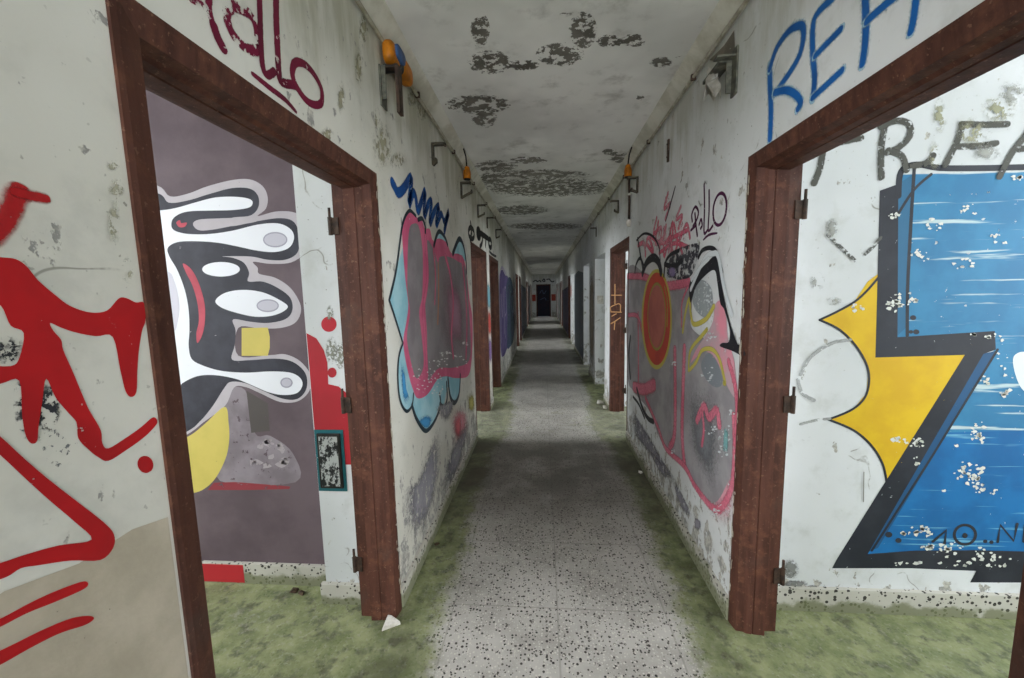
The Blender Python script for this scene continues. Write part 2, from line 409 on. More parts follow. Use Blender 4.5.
# skirting
def skirting(name, boxes, m, label):
    b = bmesh.new()
    for q in boxes: bx(b, *q, bev=.002)
    return tag(mesh(name, b, m), label, 'skirting', kind='structure')
def runs(D):
    y = YB; out = []
    for a, c in D: out.append((y, a)); y = c
    out.append((y, YE)); return [q for q in out if q[1]-q[0] > .05]
skirting('baseboard_left', [(XL-.003, XL+.014, a, c, 0, .105) for a, c in runs(LD)], M_BASEC, 'mossy skirting at the foot of the pink throw-up wall')
skirting('baseboard_right', [(XR-.014, XR+.003, a, c, 0, .105) for a, c in runs(RD)], M_BASEC, 'mossy skirting at the foot of the red oval wall')
bl = skirting('baseboard_left_room', [(-XO, -1.09, 1.82, 1.843, 0, .112), (-1.11, XL-TH-.03, 1.708, 1.733, 0, .103)], M_BASE, 'speckled terrazzo skirting under the purple wall')
br = skirting('baseboard_right_room', [(XR+TH+.04, XO, 1.782, 1.803, 0, .115)], M_BASE, 'speckled terrazzo skirting under the blue mural')
# cove between walls and ceiling
def cove(name, x, s, label):
    b = bmesh.new(); P = [(x-s*.004, 2.625), (x+s*.006, 2.625), (x+s*.016, 2.64), (x+s*.07, 2.69), (x+s*.078, 2.702), (x-s*.004, 2.702)]
    A = [b.verts.new((p[0], YB, p[1])) for p in P]; B = [b.verts.new((p[0], YE, p[1])) for p in P]
    for i in range(len(P)): b.faces.new((A[i], A[(i+1) % len(P)], B[(i+1) % len(P)], B[i]))
    b.faces.new(A); b.faces.new(B); bmesh.ops.recalc_face_normals(b, faces=b.faces)
    return tag(mesh(name, b, M_COVE), label, 'cove', kind='structure')
cove('trim_1', XL, 1, 'slanted cove above the wall with the orange fitting'); cove('trim_2', XR, -1, 'slanted cove above the wall with the blue letters')
# ------------------------------------------------------------------ door frames
PROF = [(-.006, 0), (-.006, .012), (.002, .054), (.030, .060), (.040, .068), (.060, .072), (.064, .068), (.068, .072), (.112, .076), (.118, .052), (.172, .050), (.172, 0)]
door_n = 0
def door_frame(x, s, y0, y1, hinges, label, m=M_RUST):
    """s: +1 when the frame stands in the wall on the +x side. Depth runs away from the corridor."""
    global door_n; door_n += 1
    yc = (y0+y1)/2; root = tag(empty('door_%d' % door_n, (x, yc, 0)), label, 'door frame', kind='structure')
    n = len(PROF); xs = [s*p[0] for p in PROF]; d = [p[1] for p in PROF]
    rings = [[(xs[i], y0-yc+d[i], 0) for i in range(n)], [(xs[i], y0-yc+d[i], HD-d[i]) for i in range(n)], [(xs[i], y1-yc-d[i], HD-d[i]) for i in range(n)], [(xs[i], y1-yc-d[i], 0) for i in range(n)]]
    for k, nm in ((0, 'jamb'), (1, 'header'), (2, 'jamb')):
        b = bmesh.new(); A = [b.verts.new(p) for p in rings[k]]; B = [b.verts.new(p) for p in rings[k+1]]
        for i in range(n): b.faces.new((A[i], A[(i+1) % n], B[(i+1) % n], B[i]))
        b.faces.new(A); b.faces.new(B); bmesh.ops.recalc_face_normals(b, faces=b.faces)
        mesh(nm, b, m, root)
    if hinges:
        for z in (1.80, 1.025, .265):
            b = bmesh.new(); yy = y1-yc-.052
            bx(b, min(s*.150, s*.186), max(s*.150, s*.186), yy-.004, yy+.004, z-.035, z+.035, .001)
            tube(b, [(s*.186, yy-.003, z-.037), (s*.186, yy-.003, z+.037)], .009); tube(b, [(s*.186, yy-.003, z+.03), (s*.186, yy-.003, z+.075)], .0055)
            mesh('hinge', b, M_BRKD, root)
    return root
D1 = door_frame(XL, -1, *LD[1], True, 'rusty brown steel frame around the doorway onto the creature mural')
D2 = door_frame(XR, 1, *RD[1], True, 'rusty brown steel frame around the doorway onto the blue mural')
D3 = door_frame(XL, -1, *LD[2], False, 'rusty steel door frame just past the pink throw-up, below the black tag')
D4 = door_frame(XR, 1, *RD[2], True, 'steel door frame past the red oval with an orange tag on its jamb')
D5 = door_frame(XL, -1, *LD[3], False, 'dark steel door frame behind the paint-splashed strip of wall')
for i, (a, c) in enumerate(LD[4:]): door_frame(XL, -1, a, c, False, ['first', 'second', 'third', 'fourth', 'fifth', 'sixth'][i] + ' dim door frame along the far corridor on the pink throw-up side')
for i, (a, c) in enumerate(RD[6:]): door_frame(XR, 1, a, c, False, ['first', 'second', 'third', 'fourth', 'fifth'][i] + ' dim door frame along the far corridor on the red oval side')
door_frame(XL, -1, *LD[0], False, 'steel door frame behind the viewpoint on the pink throw-up side'); door_frame(XR, 1, *RD[0], False, 'steel door frame behind the viewpoint on the red oval side')
# the far door
door_n += 1; r = tag(empty('door_%d' % door_n, (.035, YE+.05, 0)), 'dark blue door closing the far end of the corridor', 'door', kind='structure')
b = bmesh.new(); bx(b, -.44, .44, 0, .05, .01, 2.04); mesh('leaf', b, M_DOORD, r)
b = bmesh.new(); bx(b, -.46, -.39, -.07, .06, 0, 2.06); bx(b, .39, .46, -.07, .06, 0, 2.06); bx(b, -.39, .39, -.07, .06, 1.99, 2.06); mesh('frame', b, M_RUST, r)
b = bmesh.new(); tube(b, [(.33, -.06, 1.0), (.33, 0, 1.0)], .012); tube(b, [(.33, -.06, 1.0), (.22, -.06, 1.0)], .010); mesh('door_handle', b, M_BRK, r)
# ------------------------------------------------------------------ fixtures
M_BRK2 = simple('brown_corroded_steel', '3a3630', '57503f', 25)
def bracket(x, s, y, z0=2.34, z1=2.475, top=.09, low=.07, tilt=.02, label='', wide=.04, mat=M_BRK2):
    """C-shaped flat-bar pipe support; s: +1 when the corridor lies towards +x"""
    r = tag(empty('pipe_mount_bracket', (x, y, z0)), label, 'bracket', 'pipe brackets along the tops of the walls'); h = z1-z0
    b = bmesh.new(); bx(b, min(0, s*.012), max(0, s*.012), -wide/2, wide/2, 0, h, .001); tube(b, [(s*.004, 0, h*.25), (s*.014, 0, h*.25)], .007, 6); mesh('plate', b, mat, r)
    for nm, z, l, t in (('arm', h-.006, top, 0), ('hook', .006, low, tilt)):
        if not l: continue
        b = bmesh.new(); P = [(s*.005, z-.007), (s*l, z-.007+t), (s*l, z+.007+t), (s*.005, z+.007)]
        A = [b.verts.new((p[0], -wide/2, p[1])) for p in P]; B = [b.verts.new((p[0], wide/2, p[1])) for p in P]
        for i in range(4): b.faces.new((A[i], A[(i+1) % 4], B[(i+1) % 4], B[i]))
        b.faces.new(A); b.faces.new(B)
        bx(b, min(s*l, s*(l-.010)), max(s*l, s*(l-.010)), -wide/2, wide/2, z+t, z+t+(.016 if nm == 'hook' else -.012)); bmesh.ops.recalc_face_normals(b, faces=b.faces)
        mesh(nm, b, mat, r)
    return r
br1 = tag(empty('pipe_mount_bracket', (XL, 1.83, 2.34)), 'broken grey steel bracket hanging under the large orange fitting', 'bracket', 'pipe brackets along the tops of the walls')
b = bmesh.new(); bx(b, 0, .008, -.032, .032, 0, .17, .001); bx(b, 0, .026, -.022, -.015, .03, .17, .001); mesh('plate', b, M_BRK, br1)
b = bmesh.new(); bx(b, .006, .085, -.014, .014, .162, .170, .001); bx(b, .070, .085, -.024, .024, -.03, .165, .001); mesh('arm', b, M_BRKD, br1)
bracket(XL, 1, 2.63, low=.03, label='C-shaped steel bracket between the large and the small orange fitting')
bracket(XL, 1, 3.53, low=.10, tilt=.045, label='C-shaped steel bracket under the small orange fitting above the blue scribble')
bracket(XL, 1, 4.42, low=.08, tilt=.03, label='C-shaped steel bracket above the black tag over the doorway')
bracket(XL, 1, 5.14, low=0, label='steel bracket beyond the black tag, the one without a lower arm')
bracket(XL, 1, 6.10, low=.06, label='small far steel bracket above the dark second doorway')
bracket(XR, -1, 3.60, low=.06, label='narrow dark steel bracket beside the hanging conduit')
bracket(XR, -1, 4.47, low=.05, label='steel bracket above the doorway just past the hanging conduit')
bracket(XR, -1, 6.26, low=0, label='small steel bracket farthest along the wall past the hanging conduit')
# bare plate left of a bracket, and the bracket with torn lagging
b = bmesh.new(); bx(b, -.012, 0, -.011, .011, 0, .14, .002); tube(b, [(-.016, 0, .03), (-.004, 0, .03)], .006, 6); tube(b, [(-.016, 0, .11), (-.004, 0, .11)], .006, 6)
tag(mesh('wall_plate', b, M_BRKD, None, (XR, 2.755, 2.33)), 'slim dark steel plate alone on the white wall above the purple tag', 'plate')
r = tag(empty('pipe_mount_bracket', (XR, 1.865, 2.32)), 'grey steel bracket with torn white lagging above the blue letters', 'bracket', 'pipe brackets along the tops of the walls')
b = bmesh.new(); bx(b, -.008, 0, -.025, .025, 0, .19, .001); bx(b, -.03, 0, .018, .025, .02, .15, .001); mesh('plate', b, M_BRK, r)
b = bmesh.new(); bx(b, -.085, -.004, -.02, .02, .15, .158, .001); bx(b, -.06, -.004, .015, .20, .145, .160, .001); mesh('arm', b, M_BRK, r)
b = bmesh.new(); rings = []
for i in range(7):                                     # crumpled sleeve of lagging, torn open at its lower end
    t = i/6; c = Vector((-.035-.016*t, .150-.05*t, .19-.125*t)); rr = .020+.024*t*(1-.35*t)
    rings.append([b.verts.new(c + Vector((math.cos(a)*rr*random.uniform(.75, 1.15), math.sin(a)*rr*1.1*random.uniform(.75, 1.2), random.uniform(-.012, .012)*(1+2.4*(t > .9))))) for a in [k*2*math.pi/12 for k in range(11)]])
for A, B in zip(rings, rings[1:]):
    for k in range(10): b.faces.new((A[k], A[k+1], B[k+1], B[k]))
bmesh.ops.solidify(b, geom=b.faces[:], thickness=.006); bmesh.ops.recalc_face_normals(b, faces=b.faces); mesh('torn_lagging', b, M_WHITEP, r)
# conduits
for x, s, lab in ((XL+.020, 1, 'thin dusty conduit running above the pink throw-up wall'), (XR-.020, -1, 'thin dusty conduit running above the red oval wall')):
    b = bmesh.new(); P = []; y = YB
    while y < YE: P.append((x+random.uniform(-.002, .002), y, 2.614+random.uniform(-.004, .004))); y += .45
    tube(b, P, .009, 8)
    r = tag(empty('conduit', (0, 0, 0)), lab, 'conduit'); mesh('pipe', b, M_PIPE, r, smooth=True)
    for y in [.5+.9*k for k in range(9)]:
        b = bmesh.new(); bx(b, x-.013, x+.013, y-.008, y+.008, 2.60, 2.63, .002); mesh('clip', b, M_BRKD, r)
r = tag(empty('conduit', (XR-.016, 3.88, 2.13)), 'dark conduit hanging straight down the wall beside the framed doorway', 'conduit')
b = bmesh.new(); tube(b, [(0, 0, .03), (.003, .001, .2), (-.002, -.002, .36), (0, 0, .52), (-.03, 0, .565)], .011, 8); mesh('pipe', b, M_BRKD, r, smooth=True)
b = bmesh.new(); tube(b, [(0, 0, -.025), (0, 0, .0), (0, 0, .035)], [.014, .024, .024], 10); mesh('end_cap', b, M_WHITEP, r)
b = bmesh.new(); bx(b, -.015, .016, -.018, .018, .255, .275, .002); mesh('clip', b, M_WHITEP, r)
# orange fittings
r = tag(empty('cable_fitting', (XL+.045, 1.92, 2.60)), 'large orange cable fitting with a blue side, nearest the doorway', 'cable fitting')
def lobe(nm, c, sc, m, seg=18):
    b = bmesh.new(); bmesh.ops.create_uvsphere(b, u_segments=seg, v_segments=12, radius=1)
    for v in b.verts:
        q = v.co; f = [math.copysign(abs(a)**.62, a) for a in q]; v.co = Vector((f[0]*sc[0]+c[0], f[1]*sc[1]+c[1], f[2]*sc[2]+c[2]))
    return mesh(nm, b, m, r, smooth=True)
lobe('housing', (-.008, -.055, -.022), (.028, .058, .050), M_ORANGE); lobe('cover', (.004, .068, -.030), (.032, .078, .044), M_ORANGE)
lobe('side_panel', (.022, -.02, -.008), (.012, .060, .032), M_BLUE); lobe('gasket', (.002, .004, -.024), (.028, .012, .050), M_DARK)
b = bmesh.new(); bx(b, -.045, .025, -.075, -.045, -.095, -.065, .004); mesh('clamp', b, M_DARK, r)
for x, s, y, lab in ((XL+.04, 1, 3.64, 'small orange cable fitting above the blue scribble'), (XR-.045, -1, 3.80, 'small orange cable fitting at the top of the hanging conduit')):
    r = tag(empty('cable_fitting', (x, y, 2.585)), lab, 'cable fitting')
    b = bmesh.new(); tube(b, [(0, 0, -.055), (0, 0, -.05), (0, 0, 0), (0, 0, .045), (0, 0, .055)], [.026, .034, .034, .024, .012], 14); mesh('housing', b, M_ORANGE, r)
    b = bmesh.new(); tube(b, [(0, 0, -.062), (0, 0, -.050)], .030, 14); mesh('cap', b, M_DARK, r)
    b = bmesh.new(); tube(b, [(0, 0, .05), (s*.004, -.03, .075), (s*.02, -.14, .095), (s*.034, -.30, .098)], .006, 8); mesh('cable', b, M_DARK, r, smooth=True)
# junction box on the pier
r = tag(empty('junction_box', (-1.012, 1.73, .73)), 'scratched black electrical box with a teal painted border on the white pier', 'electrical box')
b = bmesh.new(); bx(b, -.062, .052, -.012, .002, -.135, .135, .003); mesh('body', b, M_DARK, r)
# ------------------------------------------------------------------ rubble
M_CRUMB = simple('brown_crumbs', '3d3026', '5b4a3a', 40)
def shard(name, loc, sc, m, label, n=7, group=None):
    b = bmesh.new()
    for _ in range(n*2): b.verts.new((random.uniform(-1, 1)*sc[0], random.uniform(-1, 1)*sc[1], random.uniform(0, 1)*sc[2]))
    h = bmesh.ops.convex_hull(b, input=b.verts[:]); bmesh.ops.delete(b, geom=[g for g in h['geom_interior'] if isinstance(g, bmesh.types.BMVert)], context='VERTS')
    z = min(v.co.z for v in b.verts)
    for v in b.verts: v.co.z -= z
    return tag(mesh(name, b, m, None, loc), label, 'rubble', group)
b = bmesh.new(); P = [(-.032, -.034), (.040, .008), (-.012, .036), (-.030, .034)]
A = [b.verts.new((x, y, .001)) for x, y in P]; B = [b.verts.new((x*.94, y*.94, .013+.004*i)) for i, (x, y) in enumerate(P)]
b.faces.new(A); b.faces.new(B)
for i in range(4): b.faces.new((A[i], A[(i+1) % 4], B[(i+1) % 4], B[i]))
bmesh.ops.recalc_face_normals(b, faces=b.faces)
tag(mesh('plaster_shard', b, M_WHITEP, None, (-.712, 1.600, 0)), 'pale triangular plaster shard in front of the rusty post by the creature mural', 'rubble')
for (u, v, k, lab) in ((640, 473, .020, 'small white plaster crumb on dark floor, the one nearer the middle'), (652, 476, .027, 'small white plaster lump on dark floor against the red oval wall'), (600, 404, .06, 'broken plaster lump at the foot of the framed doorway with the orange tag'), (606, 409, .045, 'smaller plaster chip beside the lump at the orange-tagged doorway'), (437, 545, .016, 'dark crumb on moss below the pink throw-up'), (294, 592, .02, 'brown crumb of debris on moss under the purple wall'), (302, 594, .018, 'tiny dark crumb beside the brown debris under the purple wall'), (519, 303+40, .03, 'pale crumb on the far corridor floor')):
    p = un(u, v, 2, 0); p.z = 0
    if lab.startswith('pale crumb'): continue
    shard('plaster_crumb' if 'plaster' in lab else 'debris_crumb', p, (k, k*.8, k*1.1), M_WHITEP if 'plaster' in lab else M_CRUMB, lab)
# ------------------------------------------------------------------ daylight and added fill
w = bpy.data.worlds.new('overcast'); S.world = w; w.use_nodes = True
w.node_tree.nodes['Background'].inputs[0].default_value = (.82, .90, 1, 1); w.node_tree.nodes['Background'].inputs[1].default_value = 1.0
def daylight(loc, rot, sx, sz, e, col=(.93, .965, 1)):
    l = bpy.data.lights.new('window_and_fill_light', 'AREA'); l.shape = 'RECTANGLE'; l.size = sx; l.size_y = sz; l.energy = e; l.color = col
    o = bpy.data.objects.new('window_and_fill_light', l); COL.objects.link(o); o.location = loc; o.rotation_euler = rot; return o
for side, s in (('left', -1), ('right', 1)):
    for i, (a, c, mid, wd) in enumerate(RM[side]):
        e = POWER_L if side == 'left' else POWER_R
        k = 1.0 if i < 3 else .6
        daylight((s*(XO+.12), mid, 1.65), (0, s*math.pi/2, 0), 1.55, wd, e*wd/2.3*k)
daylight((.06, YB-.10, 1.5), (math.pi/2, 0, 0), 1.2, 1.9, POWER_B)  # fill light added at the unseen back opening
S.cycles.max_bounces = 14; S.cycles.diffuse_bounces = 8; S.cycles.transparent_max_bounces = 40; S.cycles.sample_clamp_indirect = 6
S.view_settings.view_transform = 'Standard'; S.view_settings.look = 'None'; S.view_settings.gamma = 1; S.view_settings.use_curve_mapping = False
S.view_settings.exposure = EXPO
# ------------------------------------------------------------------ graffiti
PL = Plane(0, XL, 1); PR = Plane(0, XR, -1); PU = Plane(1, 1.84, -1); PP = Plane(1, 1.73, -1); PB = Plane(1, 1.80, -1); PC = Plane(2, CEIL, -1)
def sh(pts, dx, dy): return [(a+dx, b+dy) for a, b in pts]
# --- left wall, near: bare beige dado and worn grey patch are part of the wall
A = Art('dado', PL, '', parent=wl).frame(0, 0, 1)
A.fill('beige_dado', M_BEIGE, [(YB, 0.0), (.642, 0.0), (.642, 1.10), (.58, 1.115), (.50, 1.11), (.42, 1.13), (.30, 1.12), (YB, 1.12)], False, raw=True); A.done()
A = Art('scuff', PL, '', parent=wl).frame(0, 320, 3.988); g = paint('34363a', .62, .5, 1.4, 70)
for c, rx, ry in (((190, 350), 55, 110), ((30, 120), 60, 60), ((110, 330), 60, 150), ((230, 500), 90, 110)): A.oval('grey_scuff', g if c != (230, 500) else paint('6c6f70', .9, .6, 1.2, 80), c, rx, ry, soft=True)
A.done()
RED = paint('b3161b', .12, .35, .5, 46, 'a01318'); REDS = paint('a8171b', .10, .75, .6, 46)
A = Art('red_graffiti', PL, 'big red spray-painted strokes and zigzag on the wall before the first rusty frame')
A.frame(0, 160, 3.988).stroke('top_dab', REDS, [(-60, 330), (0, 268), (35, 215), (70, 130)], 95).stroke('top_dab', REDS, [(70, 130), (110, 140), (170, 152)], 55)
A.fill('bold_letter', RED, [(-80, 385), (0, 388), (60, 395), (105, 425), (150, 480), (220, 540), (280, 583), (360, 608), (425, 600), (470, 553), (500, 550), (540, 568), (572, 570), (578, 640), (565, 680), (552, 760), (546, 840), (542, 925), (520, 945), (498, 920), (478, 838), (448, 706), (380, 703), (300, 688), (240, 668), (198, 650), (210, 680), (242, 718), (250, 758), (290, 848), (340, 968), (360, 1008), (400, 1078), (406, 1128), (430, 1150), (500, 1108), (560, 1066), (608, 1026), (626, 1046), (600, 1080), (560, 1116), (500, 1158), (430, 1200), (388, 1184), (350, 1154), (310, 1110), (303, 1048), (270, 1008), (220, 948), (182, 872), (166, 968), (152, 1058), (146, 1120), (122, 1130), (100, 1098), (86, 1018), (74, 880), (0, 892), (-80, 900), (-80, 824), (40, 822), (75, 788), (92, 690), (40, 660), (0, 580), (-80, 540)], n=4)
A.frame(0, 320, 3.988).oval('dot', RED, (578, 576), 31, 35, -.4)
A.frame(0, 480, 3.424).fill('zigzag', RED, [(-70, -200), (0, -148), (85, -70), (165, -2), (260, 72), (350, 142), (388, 185), (386, 232), (342, 274), (240, 276), (130, 292), (70, 302), (20, 332), (-70, 356), (-70, 305), (0, 284), (90, 254), (200, 224), (312, 204), (250, 140), (170, 72), (90, 0), (0, -84), (-70, -138)], n=4)
A.fill('dash', RED, [(-70, 528), (0, 502), (90, 456), (190, 416), (280, 376), (300, 357), (286, 347), (230, 364), (130, 406), (0, 474), (-70, 504)]).fill('dash', RED, [(-70, 660), (0, 632), (100, 576), (200, 526), (290, 496), (320, 474), (300, 465), (240, 474), (150, 510), (60, 554), (-70, 622)])
A.done()
MAR = paint('6f1433', .22, .25, .5, 30, '5c0f2a'); MARW = paint('701535', .55, .3, .8, 34)
A = Art('graffiti_tag', PL, 'maroon handwritten tag with a round end letter above the first doorway by the orange fitting').frame(180, 0, 5.65)
A.stroke('letters', MARW, [(60, -5), (115, 25), (165, 60)], 32).stroke('letters', MARW, [(165, -60), (160, 30), (170, 90), (190, 150)], 36).stroke('letters', MAR, [(190, 150), (212, 215), (240, 268)], 50)
A.stroke('letters', MARW, [(440, 240), (428, 150), (390, 80), (340, 50), (295, 35), (262, 70), (268, 125), (292, 185), (335, 240), (388, 280), (432, 280), (440, 240)], 48)
A.stroke('letters', MAR, [(445, -60), (450, 100), (455, 250), (466, 380), (492, 425), (530, 404)], 33).stroke('letters', MAR, [(540, -60), (542, 120), (550, 300), (556, 400), (570, 462), (640, 480), (655, 490)], 36)
A.stroke('letters', MAR, [(650, 355), (700, 362), (752, 415), (796, 500), (798, 578), (758, 592), (705, 560), (652, 480), (632, 410)], 27, True).stroke('underline', MAR, [(408, 418), (500, 492), (590, 562), (652, 630)], 24, taper=.3); A.done()
BLU = paint('0f4f96', .08, .45, .5, 50, '0a3a78')
A = Art('graffiti_tag', PL, 'blue scribbled tag just above the pink and grey throw-up').frame(380, 160, 4.84)
A.stroke('tag', BLU, [(60, 112), (70, 130), (86, 158), (112, 140), (150, 85), (146, 150), (140, 212), (158, 160), (172, 180), (182, 246), (200, 200), (217, 152), (214, 210), (214, 268), (232, 215), (248, 200), (244, 250), (241, 305), (262, 250), (284, 224), (276, 270), (272, 312), (296, 262), (312, 300), (332, 250), (320, 300), (311, 342)], 24); A.done()
# pink and grey throw-up
PK = paint('d4688a', .10, .5, .8, 40, 'c25478'); GR = paint('8a8486', .06, .5, .9, 22, '7b7478'); TE = paint('a2cad4', .10, .2, .4, 30, '86bac8'); BK = paint('22303a', .05, .25, .4, 40)
A = Art('throw_up_graffiti', PL, 'bubbly pink and grey throw-up with teal edges on the wall between the first two doorways').frame(380, 290, 4.52)
A.fill('teal_fill', TE, [(118, -230), (98, -180), (70, -80), (45, 40), (68, 130), (102, 240), (85, 300), (80, 400), (92, 500), (120, 545), (145, 520), (165, 580), (205, 632), (245, 590), (268, 520), (285, 530), (305, 440), (318, 480), (336, 508), (355, 470), (362, 380), (300, 300), (150, 100), (125, -100)])
A.fill('teal_fill', TE, [(245, -220), (262, -262), (280, -262), (305, -215), (290, -180), (255, -190)]).fill('teal_fill', TE, [(325, -160), (355, -228), (375, -205), (388, -140), (360, -120), (335, -130)])
A.fill('blue_spray', paint('3f8fc4', .1, .7, .8), [(92, 330), (110, 360), (120, 450), (135, 500), (110, 520), (95, 450)], soft=True).fill('blue_spray', paint('3f8fc4', .1, .7, .8), [(165, 590), (205, 560), (240, 575), (225, 625), (205, 632), (185, 620)], soft=True)
A.fill('pink_fill', PK, [(98, -262), (107, -326), (131, -352), (159, -331), (187, -317), (201, -279), (224, -275), (238, -223), (266, -233), (299, -214), (322, -167), (355, -163), (378, -139), (392, -65), (404, 45), (415, 110), (418, 200), (412, 330), (395, 390), (340, 398), (300, 390), (260, 404), (215, 470), (170, 490), (148, 450), (125, 370), (104, 240), (120, 130), (126, 60), (112, -60)])
A.fill('grey_fill', GR, [(128, -255), (150, -300), (176, -282), (192, -160), (190, 20), (176, 100), (186, 200), (196, 340), (166, 400), (142, 340), (120, 215), (134, 100), (122, -20)])
A.fill('grey_fill', GR, [(210, -220), (238, -190), (262, -120), (270, -150), (310, -150), (350, -130), (386, -95), (398, 50), (408, 200), (402, 318), (335, 350), (270, 352), (235, 385), (215, 400), (211, 200), (203, 60), (211, -60)])
A.fill('magenta_haze', paint('a3788a', .15, .95, .9, 25), [(270, -100), (330, -110), (380, 0), (390, 200), (380, 300), (300, 300), (280, 150)], soft=True)
A.stroke('pink_lines', PK, [(295, -150), (318, -60), (330, 60), (322, 200), (330, 300)], 14).stroke('pink_lines', PK, [(204, -250), (214, -60), (196, 90), (206, 250), (212, 380)], 20).stroke('pink_lines', PK, [(238, -215), (250, -60), (246, 60)], 10).stroke('pink_lines', PK, [(370, -140), (384, 0), (392, 150), (388, 300)], 14).stroke('orange_line', paint('b8795a', .2, .4, .5), [(262, -120), (264, 0), (260, 150)], 9)
for p in ([(40, 45), (68, 130), (102, 240)], [(40, 45), (70, -80), (88, -210), (103, -307), (131, -358), (160, -335)], [(102, 240), (84, 300), (79, 400), (90, 500), (118, 548), (143, 522), (150, 470)], [(143, 522), (165, 585), (206, 637), (247, 590), (272, 520), (268, 470)], [(270, 515), (290, 530), (302, 490), (300, 420)], [(306, 400), (316, 480), (336, 510), (356, 470), (362, 385)], [(171, -318), (190, -322), (202, -290), (203, -262)], [(242, -200), (256, -250), (270, -264), (292, -238), (304, -205)], [(328, -165), (356, -230), (376, -200), (388, -130), (390, -80)]):
    A.stroke('outline', BK, p, 10)
WHT = paint('d9d9d7', .2, .3, .5, 60)
for c, rx, ry, k in (((175, 385), 25, 30, 7), ((250, 345), 40, 30, 12), ((300, 295), 50, 25, 14), ((385, 240), 25, 20, 6), ((255, 430), 30, 55, 28), ((330, 320), 70, 30, 16), ((200, 440), 40, 30, 10), ((215, 390), 20, 40, 6)): A.blobs('chipped_spots', WHT, c, rx, ry, k, (1.5, 6))
A.done()
A = Art('graffiti_spray', PL, 'soft patch of pink and yellow spray below the pink throw-up').frame(420, 380, 8.48)
A.fill('pink_spray', paint('d08a94', .25, .95, 1.2, 22), [(260, 270), (330, 200), (400, 240), (420, 400), (380, 560), (300, 560), (250, 420)], soft=True).fill('yellow_spray', paint('b9b15a', .2, .95, .9, 22), [(400, 120), (455, 90), (470, 230), (440, 300), (400, 260)], soft=True).fill('pink_spray', paint('c8606c', .3, .9, 1.2, 30), [(280, 340), (340, 260), (360, 400), (330, 520), (290, 480)], soft=True); A.done()
BLK = paint('141414', .05, .25, .4, 60)
A = Art('graffiti_tag', PL, 'black handwritten tag above the second doorway past the pink throw-up').frame(440, 210, 10.12)
A.oval('tag', BLK, (315, 236), 28, 58, -.15, 22).stroke('tag', BLK, [(308, 132), (316, 220), (304, 304)], 22).oval('tag', BLK, (388, 238), 18, 48, -.1, 21).stroke('tag', BLK, [(372, 245), (405, 235)], 16)
A.stroke('tag', BLK, [(412, 238), (455, 268)], 21).stroke('tag', BLK, [(430, 250), (424, 330), (402, 372)], 18).stroke('tag', BLK, [(448, 262), (488, 292)], 19).stroke('tag', BLK, [(464, 275), (458, 360)], 18).oval('tag', BLK, (505, 338), 15, 44, -.1, 18).stroke('tag', BLK, [(498, 420), (530, 452), (566, 470)], 9); A.done()
# paint on the pier between the second and third doorway, then the purple-blue piece beyond it
A = Art('graffiti_spray', PL, 'red, teal and violet sprayed bands on the narrow strip between two steel frames')
A.fill('teal_band', paint('6fa6b4', .2, .6, .8), [(4.99, 1.32), (5.25, 1.30), (5.25, 1.62), (4.99, 1.66)], raw=True, soft=True).fill('red_band', paint('b5453c', .2, .6, .8), [(4.99, .98), (5.25, .95), (5.25, 1.26), (4.99, 1.30)], raw=True, soft=True).fill('violet_band', paint('7a5f92', .25, .6, .9), [(4.99, .62), (5.25, .6), (5.25, .9), (4.99, .94)], raw=True, soft=True); A.done()
VI = paint('6b5a8c', .15, .5, .8, 12, '51457a'); NV = paint('3a4468', .15, .5, .8, 12, '2c5560')
A = Art('throw_up_graffiti', PL, 'violet and blue throw-up on the far wall beyond the third doorway')
A.fill('violet_fill', VI, [(6.4, .55), (6.38, 1.2), (6.45, 1.75), (6.9, 1.92), (7.5, 1.85), (8.1, 1.8), (8.2, 1.2), (8.1, .6), (7.4, .45), (6.8, .42)], raw=True).fill('blue_fill', NV, [(7.5, .5), (7.7, 1.1), (7.6, 1.6), (8.3, 1.85), (9.3, 1.7), (9.5, 1.0), (9.2, .45), (8.2, .4)], raw=True)
LV = paint('b3a8c4', .15, .4, .6, 20)
for p in ([(6.5, .7), (6.6, 1.5), (6.8, 1.1), (7.0, 1.6), (7.05, .8)], [(7.2, .7), (7.2, 1.5), (7.5, 1.6), (7.55, 1.2), (7.3, 1.1)], [(6.42, 1.78), (6.9, 1.96), (7.6, 1.88)]): A.stroke('pale_lines', LV, p, .05, raw=True)
for p in ([(7.9, .6), (8.0, 1.5), (8.4, 1.6), (8.5, .7)], [(8.8, .6), (8.7, 1.4), (9.2, 1.5)]): A.stroke('dark_lines', paint('1c2030', .1, .4, .6), p, .06, raw=True)
A.done()
A = Art('graffiti_spray', PL, 'brown and grey darker patch on the wall beyond the violet throw-up')
A.fill('haze', paint('6a5f5e', .2, .9, .9, 8, '4e4b52'), [(9.2, .3), (9.2, 1.9), (9.8, 2.2), (10.25, 2.0), (10.25, .3)], raw=True, soft=True); A.done()  # soft-edged darker patch reaching the next doorway
